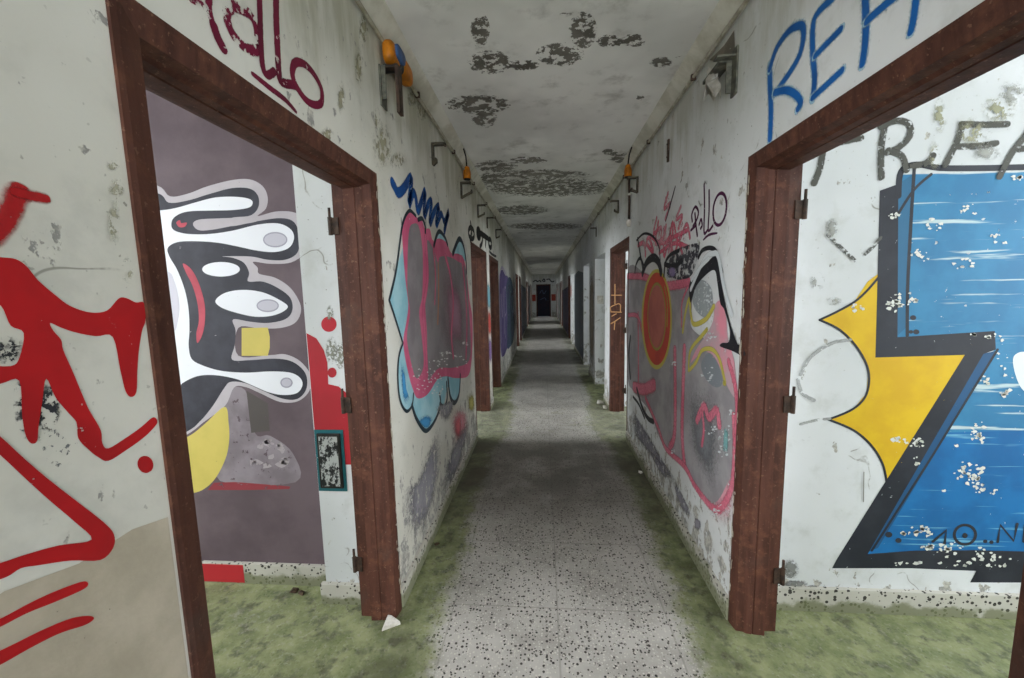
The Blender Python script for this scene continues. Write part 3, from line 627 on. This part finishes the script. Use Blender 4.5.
# --- right wall
HALO = paint('a5c9dc', .1, .98, 1.0, 60)
BLR = paint('1562ae', .05, .4, .45, 40, '105499')
A = Art('graffiti_lettering', PR, 'large blue painted letters R, E and A above the doorway onto the blue mural').frame(760, 0, 4.518)
for nm, p in (('letter#R', [(46, 622), (50, 500), (46, 380), (45, 300)]), ('letter#R', [(45, 310), (75, 220), (130, 142), (185, 115), (198, 155), (182, 240), (140, 320), (68, 422)]), ('letter#R', [(68, 418), (120, 408), (165, 430), (185, 465), (174, 488)]), ('letter#E', [(330, -8), (262, 58), (240, 120), (240, 250), (248, 350), (240, 440)]), ('letter#E', [(252, 250), (310, 190), (364, 135)]), ('letter#E', [(240, 440), (300, 385), (370, 320)]), ('letter#H', [(476, -60), (480, 100), (476, 200), (465, 284)]), ('letter#H', [(488, 92), (540, 45), (630, -30)]), ('letter#H', [(712, -60), (700, 60), (684, 140)])):
    A.stroke('overspray', HALO, p, 44 if p[0][0] < 450 else 54); A.stroke(nm, BLR, p, 26 if p[0][0] < 450 else 33)
A.done()
PUR = paint('4d1f42', .2, .25, .5, 50)
A = Art('graffiti_tag', PR, 'thin dark purple tag with a tall round last letter beside the rusty frame').frame(625, 180, 5.215)
for p in ([(352, 215), (350, 178), (368, 140), (384, 165), (376, 205), (356, 240)], [(366, 175), (372, 240), (378, 290)], [(345, 262), (372, 236)], [(388, 232), (398, 205), (404, 235), (396, 252)], [(414, 25), (416, 140), (414, 272), (432, 262)], [(440, 55), (440, 160), (436, 262), (458, 240)]): A.stroke('letters', PUR, p, 10)
A.oval('letters', PUR, (496, 152), 34, 84, .12, 11).stroke('underline', PUR, [(410, 312), (440, 286), (482, 277)], 9, taper=.4); A.done()
PKR = paint('d8607a', .25, .6, .9, 36, 'cf8e9c'); PKS = paint('dba0aa', .75, .9, 1.4, 26)
A = Art('graffiti_tag', PR, 'faded pink and red scrawl above the red oval throw-up').frame(625, 180, 5.215)
for p in ([(225, 70), (205, 150), (238, 122), (212, 200)], [(166, 200), (150, 280), (190, 250), (182, 350)], [(110, 340), (125, 300), (150, 380), (112, 330)], [(205, 250), (206, 400), (250, 220), (240, 380)], [(292, 140), (268, 205), (300, 185), (280, 250)], [(258, 230), (280, 320), (322, 230), (340, 300)], [(130, 290), (190, 330), (250, 300), (330, 260)], [(180, 380), (260, 330), (330, 350)], [(70, 340), (100, 330), (108, 390)], [(175, 220), (160, 330), (200, 300), (215, 240)], [(240, 290), (255, 390), (280, 330), (300, 380)], [(215, 330), (240, 290), (230, 370)]): A.stroke('scrawl', PKR, p, 15)
for c, rx, ry in (((205, 310), 70, 90), ((280, 260), 60, 90), ((222, 110), 22, 60), ((120, 330), 40, 50)): A.oval('haze', PKS, c, rx, ry, soft=True)
A.stroke('slash', paint('2e2430', .1, .3, .5), [(264, 35), (242, 115), (214, 215)], 9, taper=.3); A.done()
GY = paint('a09c9e', .05, .4, .7, 22, '8c888b'); PKL = paint('dc7c90', .14, .85, 1.0, 30, 'd0687e'); YE_ = paint('bdb050', .12, .4, .6, 40); RO = paint('c8482f', .03, .3, .4, 40, 'b84034'); RD_ = paint('b8685a', .04, .6, .6, 30, 'a85a50'); BKR = paint('1f1f24', .10, .25, .5, 46); WR_ = paint('cfd4d6', .05, .3, .4, 40)
A = Art('throw_up_graffiti', PR, 'large grey and pink throw-up built around a red oval, beside the first doorway').frame(625, 180, 5.215)
A.fill('pink_haze', paint('d79aa6', .2, .95, .9, 20), [(430, 1480), (574, 1400), (580, 1500), (575, 1750), (520, 1820), (440, 1740)], soft=True)
A.fill('grey_fill', GY, [(15, 480), (110, 490), (210, 540), (330, 520), (352, 640), (345, 760), (420, 830), (500, 880), (565, 940), (578, 1020), (584, 1300), (574, 1487), (534, 1587), (474, 1682), (404, 1647), (344, 1557), (304, 1487), (214, 1397), (174, 1327), (124, 1197), (45, 1100), (14, 1000)])
A.fill('dark_grey_fill', paint('74767a', .1, .95, .9, 22), [(330, 1080), (420, 1060), (500, 1150), (520, 1330), (500, 1560), (460, 1640), (400, 1560), (340, 1420), (320, 1250)], soft=True)  # darker grey paint over the grey fill
A.fill('pink_fill', paint('dc8a9a', .18, .8, .8, 26, 'b8a0a6'), [(344, 954), (374, 884), (430, 800), (462, 730), (470, 654), (505, 630), (530, 720), (540, 830), (574, 954), (584, 1130), (544, 1090), (494, 974), (424, 890), (378, 920)], soft=False)
A.fill('grey_core', paint('7c8288', .25, .5, .8, 40), [(400, 960), (440, 900), (490, 960), (510, 1060), (470, 1080), (420, 1030)])
A.fill('grey_core', paint('9aa0a2', .35, .5, .9, 40), [(352, 560), (400, 520), (450, 560), (460, 660), (430, 720), (380, 690), (356, 640)])
for p, w in (([(16, 502), (100, 505), (200, 552), (330, 532)], 34), ([(262, 890), (262, 1300), (236, 1392)], 34), ([(312, 880), (300, 1300), (312, 1480)], 34), ([(70, 700), (72, 1050)], 16), ([(20, 705), (66, 710), (92, 790)], 16), ([(50, 1080), (100, 1092), (150, 1070)], 44), ([(110, 1140), (174, 1290), (214, 1397), (310, 1490), (364, 1590), (444, 1695), (500, 1712), (560, 1600), (576, 1400), (572, 1240)], 34), ([(380, 1250), (416, 1180), (440, 1240), (480, 1200), (494, 1270)], 40), ([(404, 1200), (414, 1300), (404, 1380)], 22), ([(545, 950), (575, 1060), (588, 1200), (575, 1400)], 36), ([(330, 560), (300, 640), (298, 760)], 14)):
    A.stroke('pink_outline', PKL, p, w)
for p in ([(304, 790), (318, 690), (338, 620), (346, 700), (362, 752), (424, 726), (466, 660)], [(334, 990), (344, 890), (404, 812), (430, 780)], [(340, 990), (374, 950), (404, 890), (454, 882), (494, 930), (524, 1050), (520, 1060)]): A.stroke('yellow_outline', YE_, p, 17)
A.oval('yellow_ring', YE_, (168, 726), 80, 262).oval('red_oval', RO, (168, 724), 71, 242).oval('inner_ring', paint('9c8a3c', .1, .4, .5), (168, 712), 47, 170, 0, 9).oval('oval_core', RD_, (168, 712), 44, 164).stroke('oval_core', paint('a8903c', .3, .5, .8), [(210, 560), (224, 640), (222, 760)], 10)
A.fill('black_shapes', paint('4a4a50', .55, .5, 1.0, 24, '2e2e34'), [(222, 500), (228, 430), (262, 372), (300, 350), (372, 330), (392, 345), (376, 420), (348, 500), (290, 520), (250, 510)])
A.fill('black_shapes', BKR, [(338, 545), (372, 478), (440, 420), (470, 396), (492, 420), (512, 560), (528, 652), (556, 760), (588, 850), (600, 858), (622, 880), (632, 912), (610, 915), (560, 890), (500, 868), (510, 850), (546, 842), (548, 770), (520, 674), (500, 640), (486, 540), (470, 470), (420, 500), (372, 560), (345, 640)])
A.stroke('black_outline', BKR, [(386, 404), (408, 366), (450, 354), (482, 380), (510, 480)], 16).stroke('white_ribbon', WR_, [(346, 570), (384, 480), (424, 404), (462, 384), (490, 400), (520, 560), (560, 700)], 20).stroke('white_ribbon', WR_, [(350, 520), (400, 450), (440, 410)], 16)
for p, w in (([(68, 305), (84, 400), (98, 480)], 9), ([(62, 315), (100, 280), (145, 292), (178, 345), (186, 420)], 7), ([(54, 482), (60, 440), (80, 408), (98, 440)], 9), ([(94, 485), (114, 432), (150, 405), (178, 430), (190, 480)], 24), ([(206, 500), (214, 430), (240, 390), (284, 368)], 12), ([(44, 1130), (74, 1170), (104, 1240)], 8), ([(64, 1090), (90, 1180), (120, 1240), (150, 1260)], 14), ([(30, 820), (22, 920), (30, 1030)], 12), ([(210, 440), (260, 450), (300, 420)], 16)):
    A.stroke('black_outline', BKR, p, w)
A.oval('violet_spot', paint('8a7aa0', .3, .6, .8), (250, 480), 26, 36, soft=True)
for c, rx, ry, k in (((514, 1375), 26, 70, 22), ((440, 1010), 40, 40, 14), ((450, 1300), 30, 30, 9), ((560, 1225), 15, 25, 7), ((450, 820), 40, 25, 10), ((425, 590), 40, 60, 16), ((260, 955), 15, 12, 5), ((250, 1420), 12, 20, 4), ((480, 1720), 40, 35, 12), ((540, 1350), 14, 110, 10)): A.blobs('chipped_spots', WR_, c, rx, ry, k, (3, 9))
A.fill('teal_chip', paint('78a8a8', .4, .6, 1.), [(520, 1290), (545, 1300), (540, 1440), (515, 1420)], soft=True)
A.done()
A = Art('bare_plaster', PR, '', parent=wr).frame(620, 400, 5.215)      # worn plaster along the foot of the wall
for p in ([(60, 40), (100, 100), (150, 170), (240, 330), (310, 440), (300, 470), (210, 360), (110, 230), (60, 150)], [(150, 250), (220, 330), (260, 420), (210, 380)], [(280, 420), (320, 470), (380, 600), (350, 610), (300, 520)], [(392, 610), (426, 630), (424, 678), (392, 670)]): A.fill('worn_plaster', paint('8c8a92', .4, .6, 1.0, 26, '75727c'), p, soft=True)
A.done()
A = Art('bare_plaster', PL, '', parent=wl).frame(360, 400, 2.44)
for p in ([(100, 230), (140, 180), (190, 60), (200, 140), (180, 260), (150, 340), (110, 330)], [(200, 170), (250, 60), (270, 50), (240, 170), (205, 240)], [(180, 20), (215, 0), (235, 0), (210, 60)]): A.fill('worn_plaster', paint('98969c', .4, .7, 1.0, 20, '7f7c84'), p, soft=True)
A.done()
# orange tag on the far face of the framed doorway past the red oval
PJ = Plane(1, RD[2][1]-.078, -1)
A = Art('graffiti_tag', PJ, 'orange sideways tag on the steel jamb past the red oval').frame(560, 280, 13.56)
OR = paint('b98a5c', .15, .4, .6, 90)
for p in ([(745, 60), (745, 320)], [(700, 206), (830, 206)], [(690, 425), (684, 372), (740, 340), (800, 322), (822, 350)], [(690, 432), (830, 436)], [(704, 490), (762, 458)], [(690, 592), (745, 560), (815, 512)], [(745, 560), (736, 670)], [(820, 350), (818, 430)]): A.stroke('tag', OR, p, 14)
A.done()
# --- room on the left: creature mural on the purple wall
n = N('purple_wall_paint', .65); n.color(n.mix(n.step(n.noise(3, 5), .35, .65), '695b61', '594c52'))
k_ = n.step(n.noise(9, 6, .65, n.map((1, 1, 1), (5, 5, 5))), .70, .74); n.color(n.mix(n.math('MULTIPLY', k_, .6), n.mix(n.step(n.noise(3, 5), .35, .65), '695b61', '594c52'), '938a90')); M_PURPLE = n.m
A = Art('purple_paint', PU, '', parent=part_l)
A.fill('purple_paint', M_PURPLE, [(-XO+.02, .11), (-1.088, .11), (-1.088, CEIL-.005), (-XO+.02, CEIL-.005)], False, raw=True); A.done()
LAV = paint('b9b2b8', .03, .06, 0, 40, 'b0a9af'); BLM = paint('2a2a33', .03, .06, 0, 30, '383842'); WHM = paint('e4e5ec', .04, .06, 0, 30); YM = paint('cdbb62', .04, .06, 0, 20, 'c4b45c'); RM_ = paint('bd4a5a', .05, .06, 0, 30, 'a83a4a'); GV = paint('bfbcc8', .1, .2, .2, 40)
A = Art('creature_mural', PU, 'mural of a black and white cartoon creature on the purple wall seen through the doorway', 'mural').frame(150, 170, 3.988)
A.fill('grey_smear', paint('8d848b', .3, .8, .8, 22, '776d74'), [(300, 900), (380, 878), (420, 1050), (480, 1060), (570, 1130), (580, 1245), (280, 1240), (315, 1100)], soft=False).fill('grey_smear', paint('524c4a', .15, .5, .6, 20), [(385, 880), (470, 930), (478, 1040), (404, 1048)], False)
A.blobs('grey_smear', paint('a39a9e', .4, .5, .8, 30), (470, 1130), 90, 60, 14, (8, 22)).fill('red_stripe', paint('8a3840', .35, .4, .8, 20), [(255, 1247), (340, 1244), (420, 1250), (560, 1262), (556, 1272), (400, 1276), (230, 1276)], False)
A.fill('lavender_outline', LAV, [(-300, 20), (-120, 40), (30, 62), (80, 105), (150, 95), (230, 65), (330, 40), (400, 38), (450, 65), (470, 110), (462, 155), (430, 184), (500, 166), (570, 168), (610, 195), (640, 265), (622, 325), (565, 368), (480, 374), (412, 366), (430, 390), (436, 414), (500, 430), (560, 470), (598, 530), (600, 575), (575, 612), (520, 630), (440, 632), (352, 630), (352, 740), (480, 738), (540, 735), (600, 763), (642, 820), (636, 880), (590, 922), (520, 925), (440, 890), (380, 865), (335, 868), (300, 940), (215, 1005), (140, 1060), (-80, 1180), (-300, 1250)])
A.fill('yellow_patch', YM, [(366, 630), (470, 628), (478, 665), (478, 710), (470, 741), (366, 741)], False).fill('yellow_patch', YM, [(-200, 1220), (-80, 1180), (140, 1070), (215, 1016), (298, 944), (314, 1010), (316, 1080), (302, 1150), (262, 1228), (215, 1272), (160, 1290), (0, 1310), (-200, 1300)])
A.fill('black_shape', BLM, [(-300, 60), (-150, 70), (30, 92), (75, 130), (150, 122), (240, 95), (330, 72), (400, 75), (432, 105), (432, 150), (400, 182), (330, 190), (300, 210), (330, 224), (430, 204), (520, 192), (575, 208), (598, 268), (588, 330), (540, 358), (470, 358), (400, 345), (290, 345), (330, 350), (375, 370), (396, 410), (392, 444), (450, 445), (510, 470), (560, 510), (568, 560), (540, 595), (470, 610), (400, 605), (332, 596), (342, 640), (338, 700), (328, 756), (400, 758), (500, 752), (570, 765), (620, 810), (625, 870), (590, 912), (530, 912), (450, 880), (380, 850), (322, 845), (295, 872), (250, 942), (200, 1002), (140, 1048), (-80, 1160), (-300, 1230)])
A.fill('lavender_outline', LAV, [(172, 216), (196, 198), (280, 193), (360, 190), (412, 186), (432, 192), (424, 206), (330, 223), (250, 238), (195, 240)])
A.fill('white_shape', WHM, [(-300, 170), (-100, 165), (40, 161), (110, 150), (180, 130), (260, 110), (340, 107), (395, 115), (410, 130), (395, 150), (330, 160), (240, 162), (150, 166), (102, 185), (86, 212), (96, 240), (150, 255), (240, 255), (330, 242), (430, 218), (510, 213), (560, 235), (575, 270), (555, 310), (500, 327), (430, 322), (350, 305), (270, 290), (180, 284), (110, 288), (72, 310), (78, 345), (110, 400), (140, 480), (155, 560), (158, 640), (155, 700), (165, 750), (200, 775), (280, 800), (380, 808), (480, 803), (560, 808), (600, 830), (608, 860), (585, 890), (530, 897), (470, 885), (400, 855), (340, 832), (260, 818), (190, 822), (130, 850), (100, 880), (-100, 960), (-300, 1010)])
A.oval('white_shape', WHM, (284, 396), 75, 29).fill('white_shape', WHM, [(262, 520), (300, 490), (370, 478), (450, 488), (520, 520), (550, 548), (500, 578), (420, 585), (330, 565), (280, 545)])
for c, rx, ry in (((500, 278), 46, 28), ((470, 541), 42, 23), ((545, 848), 22, 18)): A.oval('lilac_detail', GV, c, rx, ry).oval('lilac_detail', paint('9c9aa8', .1, .2, .2), c, rx, ry, 0, 5)
A.fill('lilac_detail', paint('c9c6d2', .05, .1, .1), [(-60, 400), (66, 402), (100, 450), (118, 540), (110, 610), (92, 650), (20, 680), (-80, 600)])
A.fill('red_detail', RM_, [(132, 373), (165, 395), (195, 450), (218, 530), (220, 600), (210, 655), (190, 690), (186, 650), (196, 600), (190, 530), (170, 460), (146, 412)]).fill('red_detail', RM_, [(106, 210), (120, 200), (126, 212), (148, 210), (140, 226), (118, 228)])
A.done()
A = Art('red_paint', PP, '', parent=pier).frame(290, 300, 3.39)
RP = paint('b02632', .05, .1, .15, 40, 'a5262f')
A.fill('red_paint', RP, [(56, 112), (90, 130), (115, 170), (127, 212), (130, 285), (165, 293), (200, 322), (262, 350), (262, 558), (182, 558), (178, 450), (84, 450)], False).oval('red_paint', RP, (132, 82), 26, 26).oval('red_paint', RP, (143, 246), 15, 17).done()
A = Art('worn_paint', PP, '', parent=pier).frame(290, 300, 3.39)
for c, rx, ry in (((140, 170), 22, 50), ((170, 190), 20, 50), ((135, 45), 14, 30)): A.oval('worn_paint', paint('86877c', .55, .6, 1.3, 60), c, rx, ry, soft=True)
A.done()
jb = bpy.data.objects['junction_box']
A = Art('cover', Plane(1, 1.715, -1), '', parent=None)
TEAL = paint('1f5f66', .05, .2, .2, 40)
def on_box(nm, m, x0, x1, z0, z1, y, t=.003):
    b = bmesh.new(); bx(b, x0, x1, y-t, y, z0, z1); return mesh(nm, b, m, jb)
for q in ((-.075, .066, -.152, -.135), (-.075, .066, .135, .152), (-.075, -.060, -.135, .135), (.051, .066, -.135, .135)): on_box('teal_border', TEAL, *q, .002, .006)
n = N('scratched_black_cover', .5); n.color(n.mix(n.step(n.noise(30, 6, .75, n.map((1, 1, .7))), .46, .52), '17191a', 'a7aaa8')); on_box('cover', n.m, -.050, .040, -.122, .122, -.012)
b = bmesh.new(); bx(b, -2.6, -1.60, -.0012, 0, .006, .106); mesh('red_paint', b, paint('b02a30', .05, .1, .1), bl, (0, 1.82, 0))
b = bmesh.new(); bx(b, -XO, -2.64, -.0012, 0, .006, .106); mesh('red_paint', b, paint('b02a30', .05, .1, .1), bl, (0, 1.82, 0))
# --- room on the right: blue mural with the yellow bolt
BL = paint('347ea8', .12, .06, 0, 26, '2b719c', 'b4c8cc'); BL2 = paint('176aa6', .10, .06, 0, 26, '145e96', '6aa8c6'); BKM = paint('23262e', .12, .12, .15, 34, '2d3038'); YB_ = paint('dab41a', .08, .06, 0, 24, 'cfa51a')
A = Art('letter_mural', PB, 'mural of a big blue outlined letter with a yellow bolt on the white room wall', 'mural').frame(800, 300, 2.26)
A.fill('yellow_bolt', YB_, [(190, -75), (175, -58), (153, -42), (123, 3), (48, 45), (90, 70), (130, 112), (154, 160), (150, 210), (120, 247), (65, 270), (120, 295), (160, 330), (185, 370), (196, 412), (240, 380), (385, 125), (390, 100), (190, 110)], False)
A.fill('blue_fill', BL, [(224, -284), (1000, -300), (1000, 330), (290, 345), (440, 110), (440, 80), (215, 85)], False).fill('blue_fill_deep', BL2, [(310, 300), (1000, 280), (1000, 575), (150, 575)], False)
A.fill('blue_shade', paint('1d4f78', .08, .1, .1, 30), [(384, 128), (446, 114), (176, 560), (140, 575)], False).fill('blue_shade', paint('2a6488', .08, .1, .1, 30), [(222, -262), (256, -285), (242, 60), (216, 84)], False)
A.fill('black_outline', BKM, [(180, -247), (222, -262), (220, 84), (440, 70), (442, 112), (414, 122), (152, 575), (72, 606), (84, 584), (372, 124), (170, 130)], False)
A.fill('black_outline', BKM, [(72, 606), (90, 590), (150, 574), (260, 566), (400, 565), (506, 568), (1000, 562), (1000, 640), (384, 638), (398, 612), (250, 606)], False)
A.stroke('black_outline', BKM, [(222, -235), (228, -290), (262, -306), (320, -298), (420, -298), (506, -300), (760, -304), (1000, -304)], 13).stroke('black_outline', BKM, [(446, 112), (300, 350), (162, 566)], 5, smooth=False).stroke('black_outline', BKM, [(258, -302), (250, -170), (243, -30), (242, 80)], 7).stroke('black_outline', BKM, [(222, -196), (258, -250), (296, -284)], 6)
for p in ([(178, -52), (150, -20), (123, 4), (84, 26), (44, 45)], [(44, 45), (90, 68), (130, 110), (154, 160), (150, 212), (120, 246), (64, 270)], [(64, 270), (120, 294), (160, 328), (186, 370), (196, 414)]): A.stroke('bolt_outline', BKM, p, 5)
A.fill('white_drop', paint('d5dde2', .05, .2, .3), [(482, 128), (510, 118), (540, 150), (540, 210), (505, 205), (486, 168)])
for c, w_ in (((200, 530), 8), ((222, 543), 7), ((418, 545), 5), ((432, 547), 5), ((255, 40), 7), ((262, 72), 7), ((250, 72), 5)): A.oval('dot', BKM, c, w_, w_*.8)
A.oval('lettering', BKM, (372, 530), 24, 22, 0, 6).oval('writing', BKM, (372, 532), 6, 6)
for k, p in (('N', [(446, 546), (452, 508), (482, 544), (490, 506)]), ('E', [(505, 545), (508, 508), (530, 504)]), ('E', [(507, 526), (526, 523)]), ('E', [(505, 545), (532, 540)]), ('V', [(300, 545), (330, 520), (326, 550)])): A.stroke('letter#'+k, BKM, p, 6, smooth=False)
FL = paint('d8d9d2', .1, .4, .6, 60)
for c, rx, ry, k in (((402, 300), 16, 28, 26), ((388, 392), 30, 22, 26), ((404, 425), 14, 12, 10), ((440, 432), 12, 8, 5), ((262, 322), 22, 12, 16), ((228, 316), 20, 5, 8), ((264, 362), 8, 12, 6), ((262, 524), 40, 14, 20), ((320, 556), 50, 14, 26), ((380, 575), 60, 20, 18), ((300, 596), 90, 8, 16), ((130, 15), 12, 14, 8), ((418, 182), 12, 10, 7), ((455, 210), 14, 8, 6), ((216, 5), 22, 22, 18), ((250, 0), 12, 18, 8), ((210, -190), 16, 6, 7), ((270, -100), 20, 20, 10), ((300, -170), 20, 15, 9), ((380, -200), 20, 20, 8), ((375, -80), 30, 15, 10), ((450, -140), 40, 12, 8), ((490, -275), 20, 6, 7), ((470, 590), 60, 16, 12), ((410, 80), 40, 6, 7), ((460, 120), 25, 100, 10), ((330, 380), 60, 80, 8)): A.blobs('flaked_spots', FL, c, rx, ry, k, (1.6, 6.5))
A.done()
FB = paint('4a4a44', .35, .45, .6, 46)
A = Art('graffiti_lettering', PB, 'faded black letters T, R, E, A on the white wall above the blue mural').frame(800, 90, 3.027)
for k, p in zip('TTRRREEEAAAL', ([(72, 150), (66, 200), (58, 240), (42, 282)], [(40, 165), (110, 160), (182, 146)], [(256, 105), (244, 180), (245, 266)], [(244, 112), (290, 94), (328, 104), (330, 140), (298, 174), (262, 190)], [(268, 184), (306, 200), (320, 242)], [(488, 104), (560, 106), (624, 104)], [(490, 106), (472, 160), (438, 226)], [(478, 172), (540, 170), (590, 162)], [(720, 60), (690, 125), (640, 190), (602, 262)], [(720, 60), (745, 150), (770, 250)], [(660, 180), (750, 170)], [(400, 200), (380, 222), (340, 230)])): A.stroke('letter#'+k, FB, p, 21)
A.done()
A = Art('graffiti_scribble', PB, 'small grey brush marks and faint ring on the white wall beside the yellow bolt').frame(800, 90, 3.027)
for p in ([(84, 440), (120, 475), (164, 516)], [(196, 496), (220, 474), (242, 448)]): A.stroke('brush_marks', paint('5a5a56', .5, .5, .9, 60), p, 12)
A.frame(800, 300, 2.26)
for p, w_ in (([(0, 168), (24, 128), (70, 98), (112, 90)], 9), ([(-6, 180), (4, 210), (30, 226)], 9), ([(0, 280), (40, 270), (66, 268)], 7)): A.stroke('faint_ring', paint('a3a5a4', .45, .9, .9, 30), p, w_)
A.stroke('scratch', paint('7c7a72', .1, .3, .3), [(143, 388), (142, 455)], 2); A.done()
A = Art('mould', PB, '', parent=part_r).frame(800, 90, 3.027)
for c, rx, ry in (((420, 80), 26, 60), ((405, 200), 22, 50), ((520, 130), 60, 50), ((600, 60), 60, 50), ((640, 10), 50, 40), ((100, 640), 28, 16), ((50, 580), 26, 30), ((95, 420), 24, 40), ((560, 190), 50, 30)): A.oval('mould_stain', paint('98977c' if ry > 45 else '9a9b95', .6, .9, 1.1, 26), c, rx, ry, soft=True)
A.frame(690, 560, 7.976)
for c, rx, ry in (((800, 70), 70, 90), ((840, 190), 110, 40), ((970, 215), 60, 25)): A.oval('mould_stain', paint('7c7d7a', .4, .6, 1.3, 60), c, rx, ry, soft=True)
A.done()
A = Art('mould', PL, '', parent=wl).frame(256, 0, 3.988)
for c, rx, ry in (((425, 120), 24, 80), ((405, 270), 18, 90), ((335, 390), 20, 70), ((500, 580), 45, 110), ((480, 480), 14, 60), ((620, 390), 25, 40), ((660, 430), 30, 60), ((280, 540), 30, 40), ((560, 640), 40, 40)): A.oval('mould_stain', paint('9c9880', .6, .9, 1.1, 30), c, rx, ry, soft=True)
A.frame(0, 160, 3.988)
for c, rx, ry in (((445, 250), 28, 100), ((455, 120), 36, 50), ((500, 440), 25, 60), ((440, 20), 30, 30)): A.oval('mould_stain', paint('9c9a86', .62, .8, 1.2, 40), c, rx, ry, soft=True)
A.done()
# --- peeled paint on the ceiling and behind the torn lagging
A = Art('peeling', PC, '', parent=ce).frame(0, 0, 1)
PE = paint('7d7a72', .52, .3, 2.2, 15, '66635b'); PE2 = paint('8f8c84', .50, .35, 2.2, 12, '75726a')
for c, rx, ry in (((583, 30), 13, 17), ((560, 54), 22, 11), ((524, 65), 16, 5), ((610, 41), 13, 6), ((634, 40), 12, 6), ((661, 62), 11, 5), ((480, 30), 9, 16), ((490, 62), 21, 11), ((478, 104), 30, 9), ((484, 118), 12, 9), ((640, 97), 4, 3)): A.oval('peeled_patch', PE, c, rx*1.1, ry*1.1, soft=True)
for c, rx, ry in (((548, 187), 68, 8), ((540, 174), 50, 4), ((496, 166), 22, 5), ((492, 178), 16, 5), ((622, 158), 14, 4), ((610, 152), 8, 3), ((528, 160), 20, 3), ((520, 210), 30, 4), ((545, 226), 40, 3)): A.oval('peeled_patch', PE2, c, rx, ry*1.25, soft=True)
A.done()
A = Art('plaster_loss', PR, '', parent=wr).frame(600, 30, 3.988)
A.fill('broken_plaster', paint('857d70', .1, .3, .5, 40, '6c655a'), [(440, 120), (500, 60), (540, 0), (545, 140), (520, 130), (470, 125)], False); A.done()

# --- paint and darker patches along the far corridor
A = Art('wall_paint', PR, '', parent=wr)
A.fill('brown_paint', paint('7d6e58', .2, .8, .9, 9, '8a8276'), [(6.48, .12), (7.16, .12), (7.16, 1.95), (6.48, 2.0)], raw=True, soft=True).fill('slate_paint', paint('5f6b74', .15, .6, .7, 8, '6d7076'), [(8.25, .1), (9.4, .1), (10.5, .1), (10.55, 1.2), (10.5, 1.95), (9.4, 2.0), (8.25, 1.9)], False, raw=True)
A.fill('violet_paint', paint('5a4a72', .2, .8, .8, 8, '4a4660'), [(13.2, .1), (16.8, .1), (16.8, 1.6), (13.2, 1.7)], False, raw=True).fill('red_paint', paint('b0483a', .2, .6, .8, 12), [(11.62, 1.35), (11.95, 1.35), (11.95, 1.75), (11.62, 1.75)], raw=True, soft=True)
A.done()
A = Art('wall_paint', PL, '', parent=wl)
A.fill('dark_patch', paint('4e4b54', .2, .6, .8, 8, '44505c'), [(12.8, .1), (16.7, .1), (16.7, 1.7), (12.8, 1.8)], False, raw=True).fill('dark_patch', paint('5c5654', .2, .6, .8, 8, '4c5058'), [(19.3, .1), (21.5, .1), (21.5, 1.9), (19.3, 1.9)], False, raw=True); A.done()  # darker areas on the wall lengths between far doorways
PEW = Plane(1, YE, -1)
A = Art('graffiti_spray', PEW, 'black scrawl and red bands around the dark door closing the far end')
for p in ([(-.60, 2.24), (-.45, 2.32), (-.34, 2.24), (-.2, 2.30), (-.12, 2.22)], [(-.02, 2.30), (.08, 2.40), (.14, 2.26), (.02, 2.24)], [(.26, 2.36), (.42, 2.38), (.5, 2.26), (.64, 2.20), (.7, 2.24)]): A.stroke('scrawl', BKM, p, .07, raw=True)
for x0, x1 in ((-.70, -.46), (.53, .82)): A.fill('red_band', paint('a8483c', .2, .3, .6, 12), [(x0, 1.0), (x1, 1.0), (x1, 1.42), (x0, 1.42)], False, raw=True)
A.done()
A = Art('door_writing', Plane(1, YE+.05, -1), '', parent=bpy.data.objects['door_%d' % door_n]); 
for p in ([(-.2, 1.5), (-.05, 1.7), (.05, 1.45), (.2, 1.65)], [(-.15, 1.1), (.1, 1.2), (.2, 1.05)]): A.stroke('pale_scrawl', paint('4a5a78', .2, .5, .6), p, .05, raw=True)
A.done()
b = bmesh.new(); bx(b, -.05, .05, -.003, 0, 0, .13); tag(mesh('paper_notice', b, M_WHITEP, None, (.91, RD[3][1]-.0005, 1.31)), 'small white paper stuck on the bare pale reveal past the orange-tagged doorway', 'notice')
# chipped plaster and filler along the frame edges
CH = paint('c3bcae', .15, .4, .6, 60, 'a89c88')
for door, pl, yy in ((D1, Plane(0, XL+.007, 1), 1.690), (D2, Plane(0, XR-.007, -1), 1.706)):
    A = Art('chips', pl, '', parent=door)
    for _ in range(60):
        z = random.choice((random.uniform(.1, 1.0), random.uniform(.9, 1.98), random.uniform(1.2, 1.98))); y = yy+random.uniform(-.014, .006); a, c = random.uniform(.002, .007), random.uniform(.006, .028)
        A.fill('chipped_spots', CH, [(y+a*random.uniform(.5, 1.3)*math.cos(t), z+c*random.uniform(.5, 1.3)*math.sin(t)) for t in (0, .9, 1.9, 2.8, 3.9, 5.1)], False, raw=True, own=False)
    A.done()
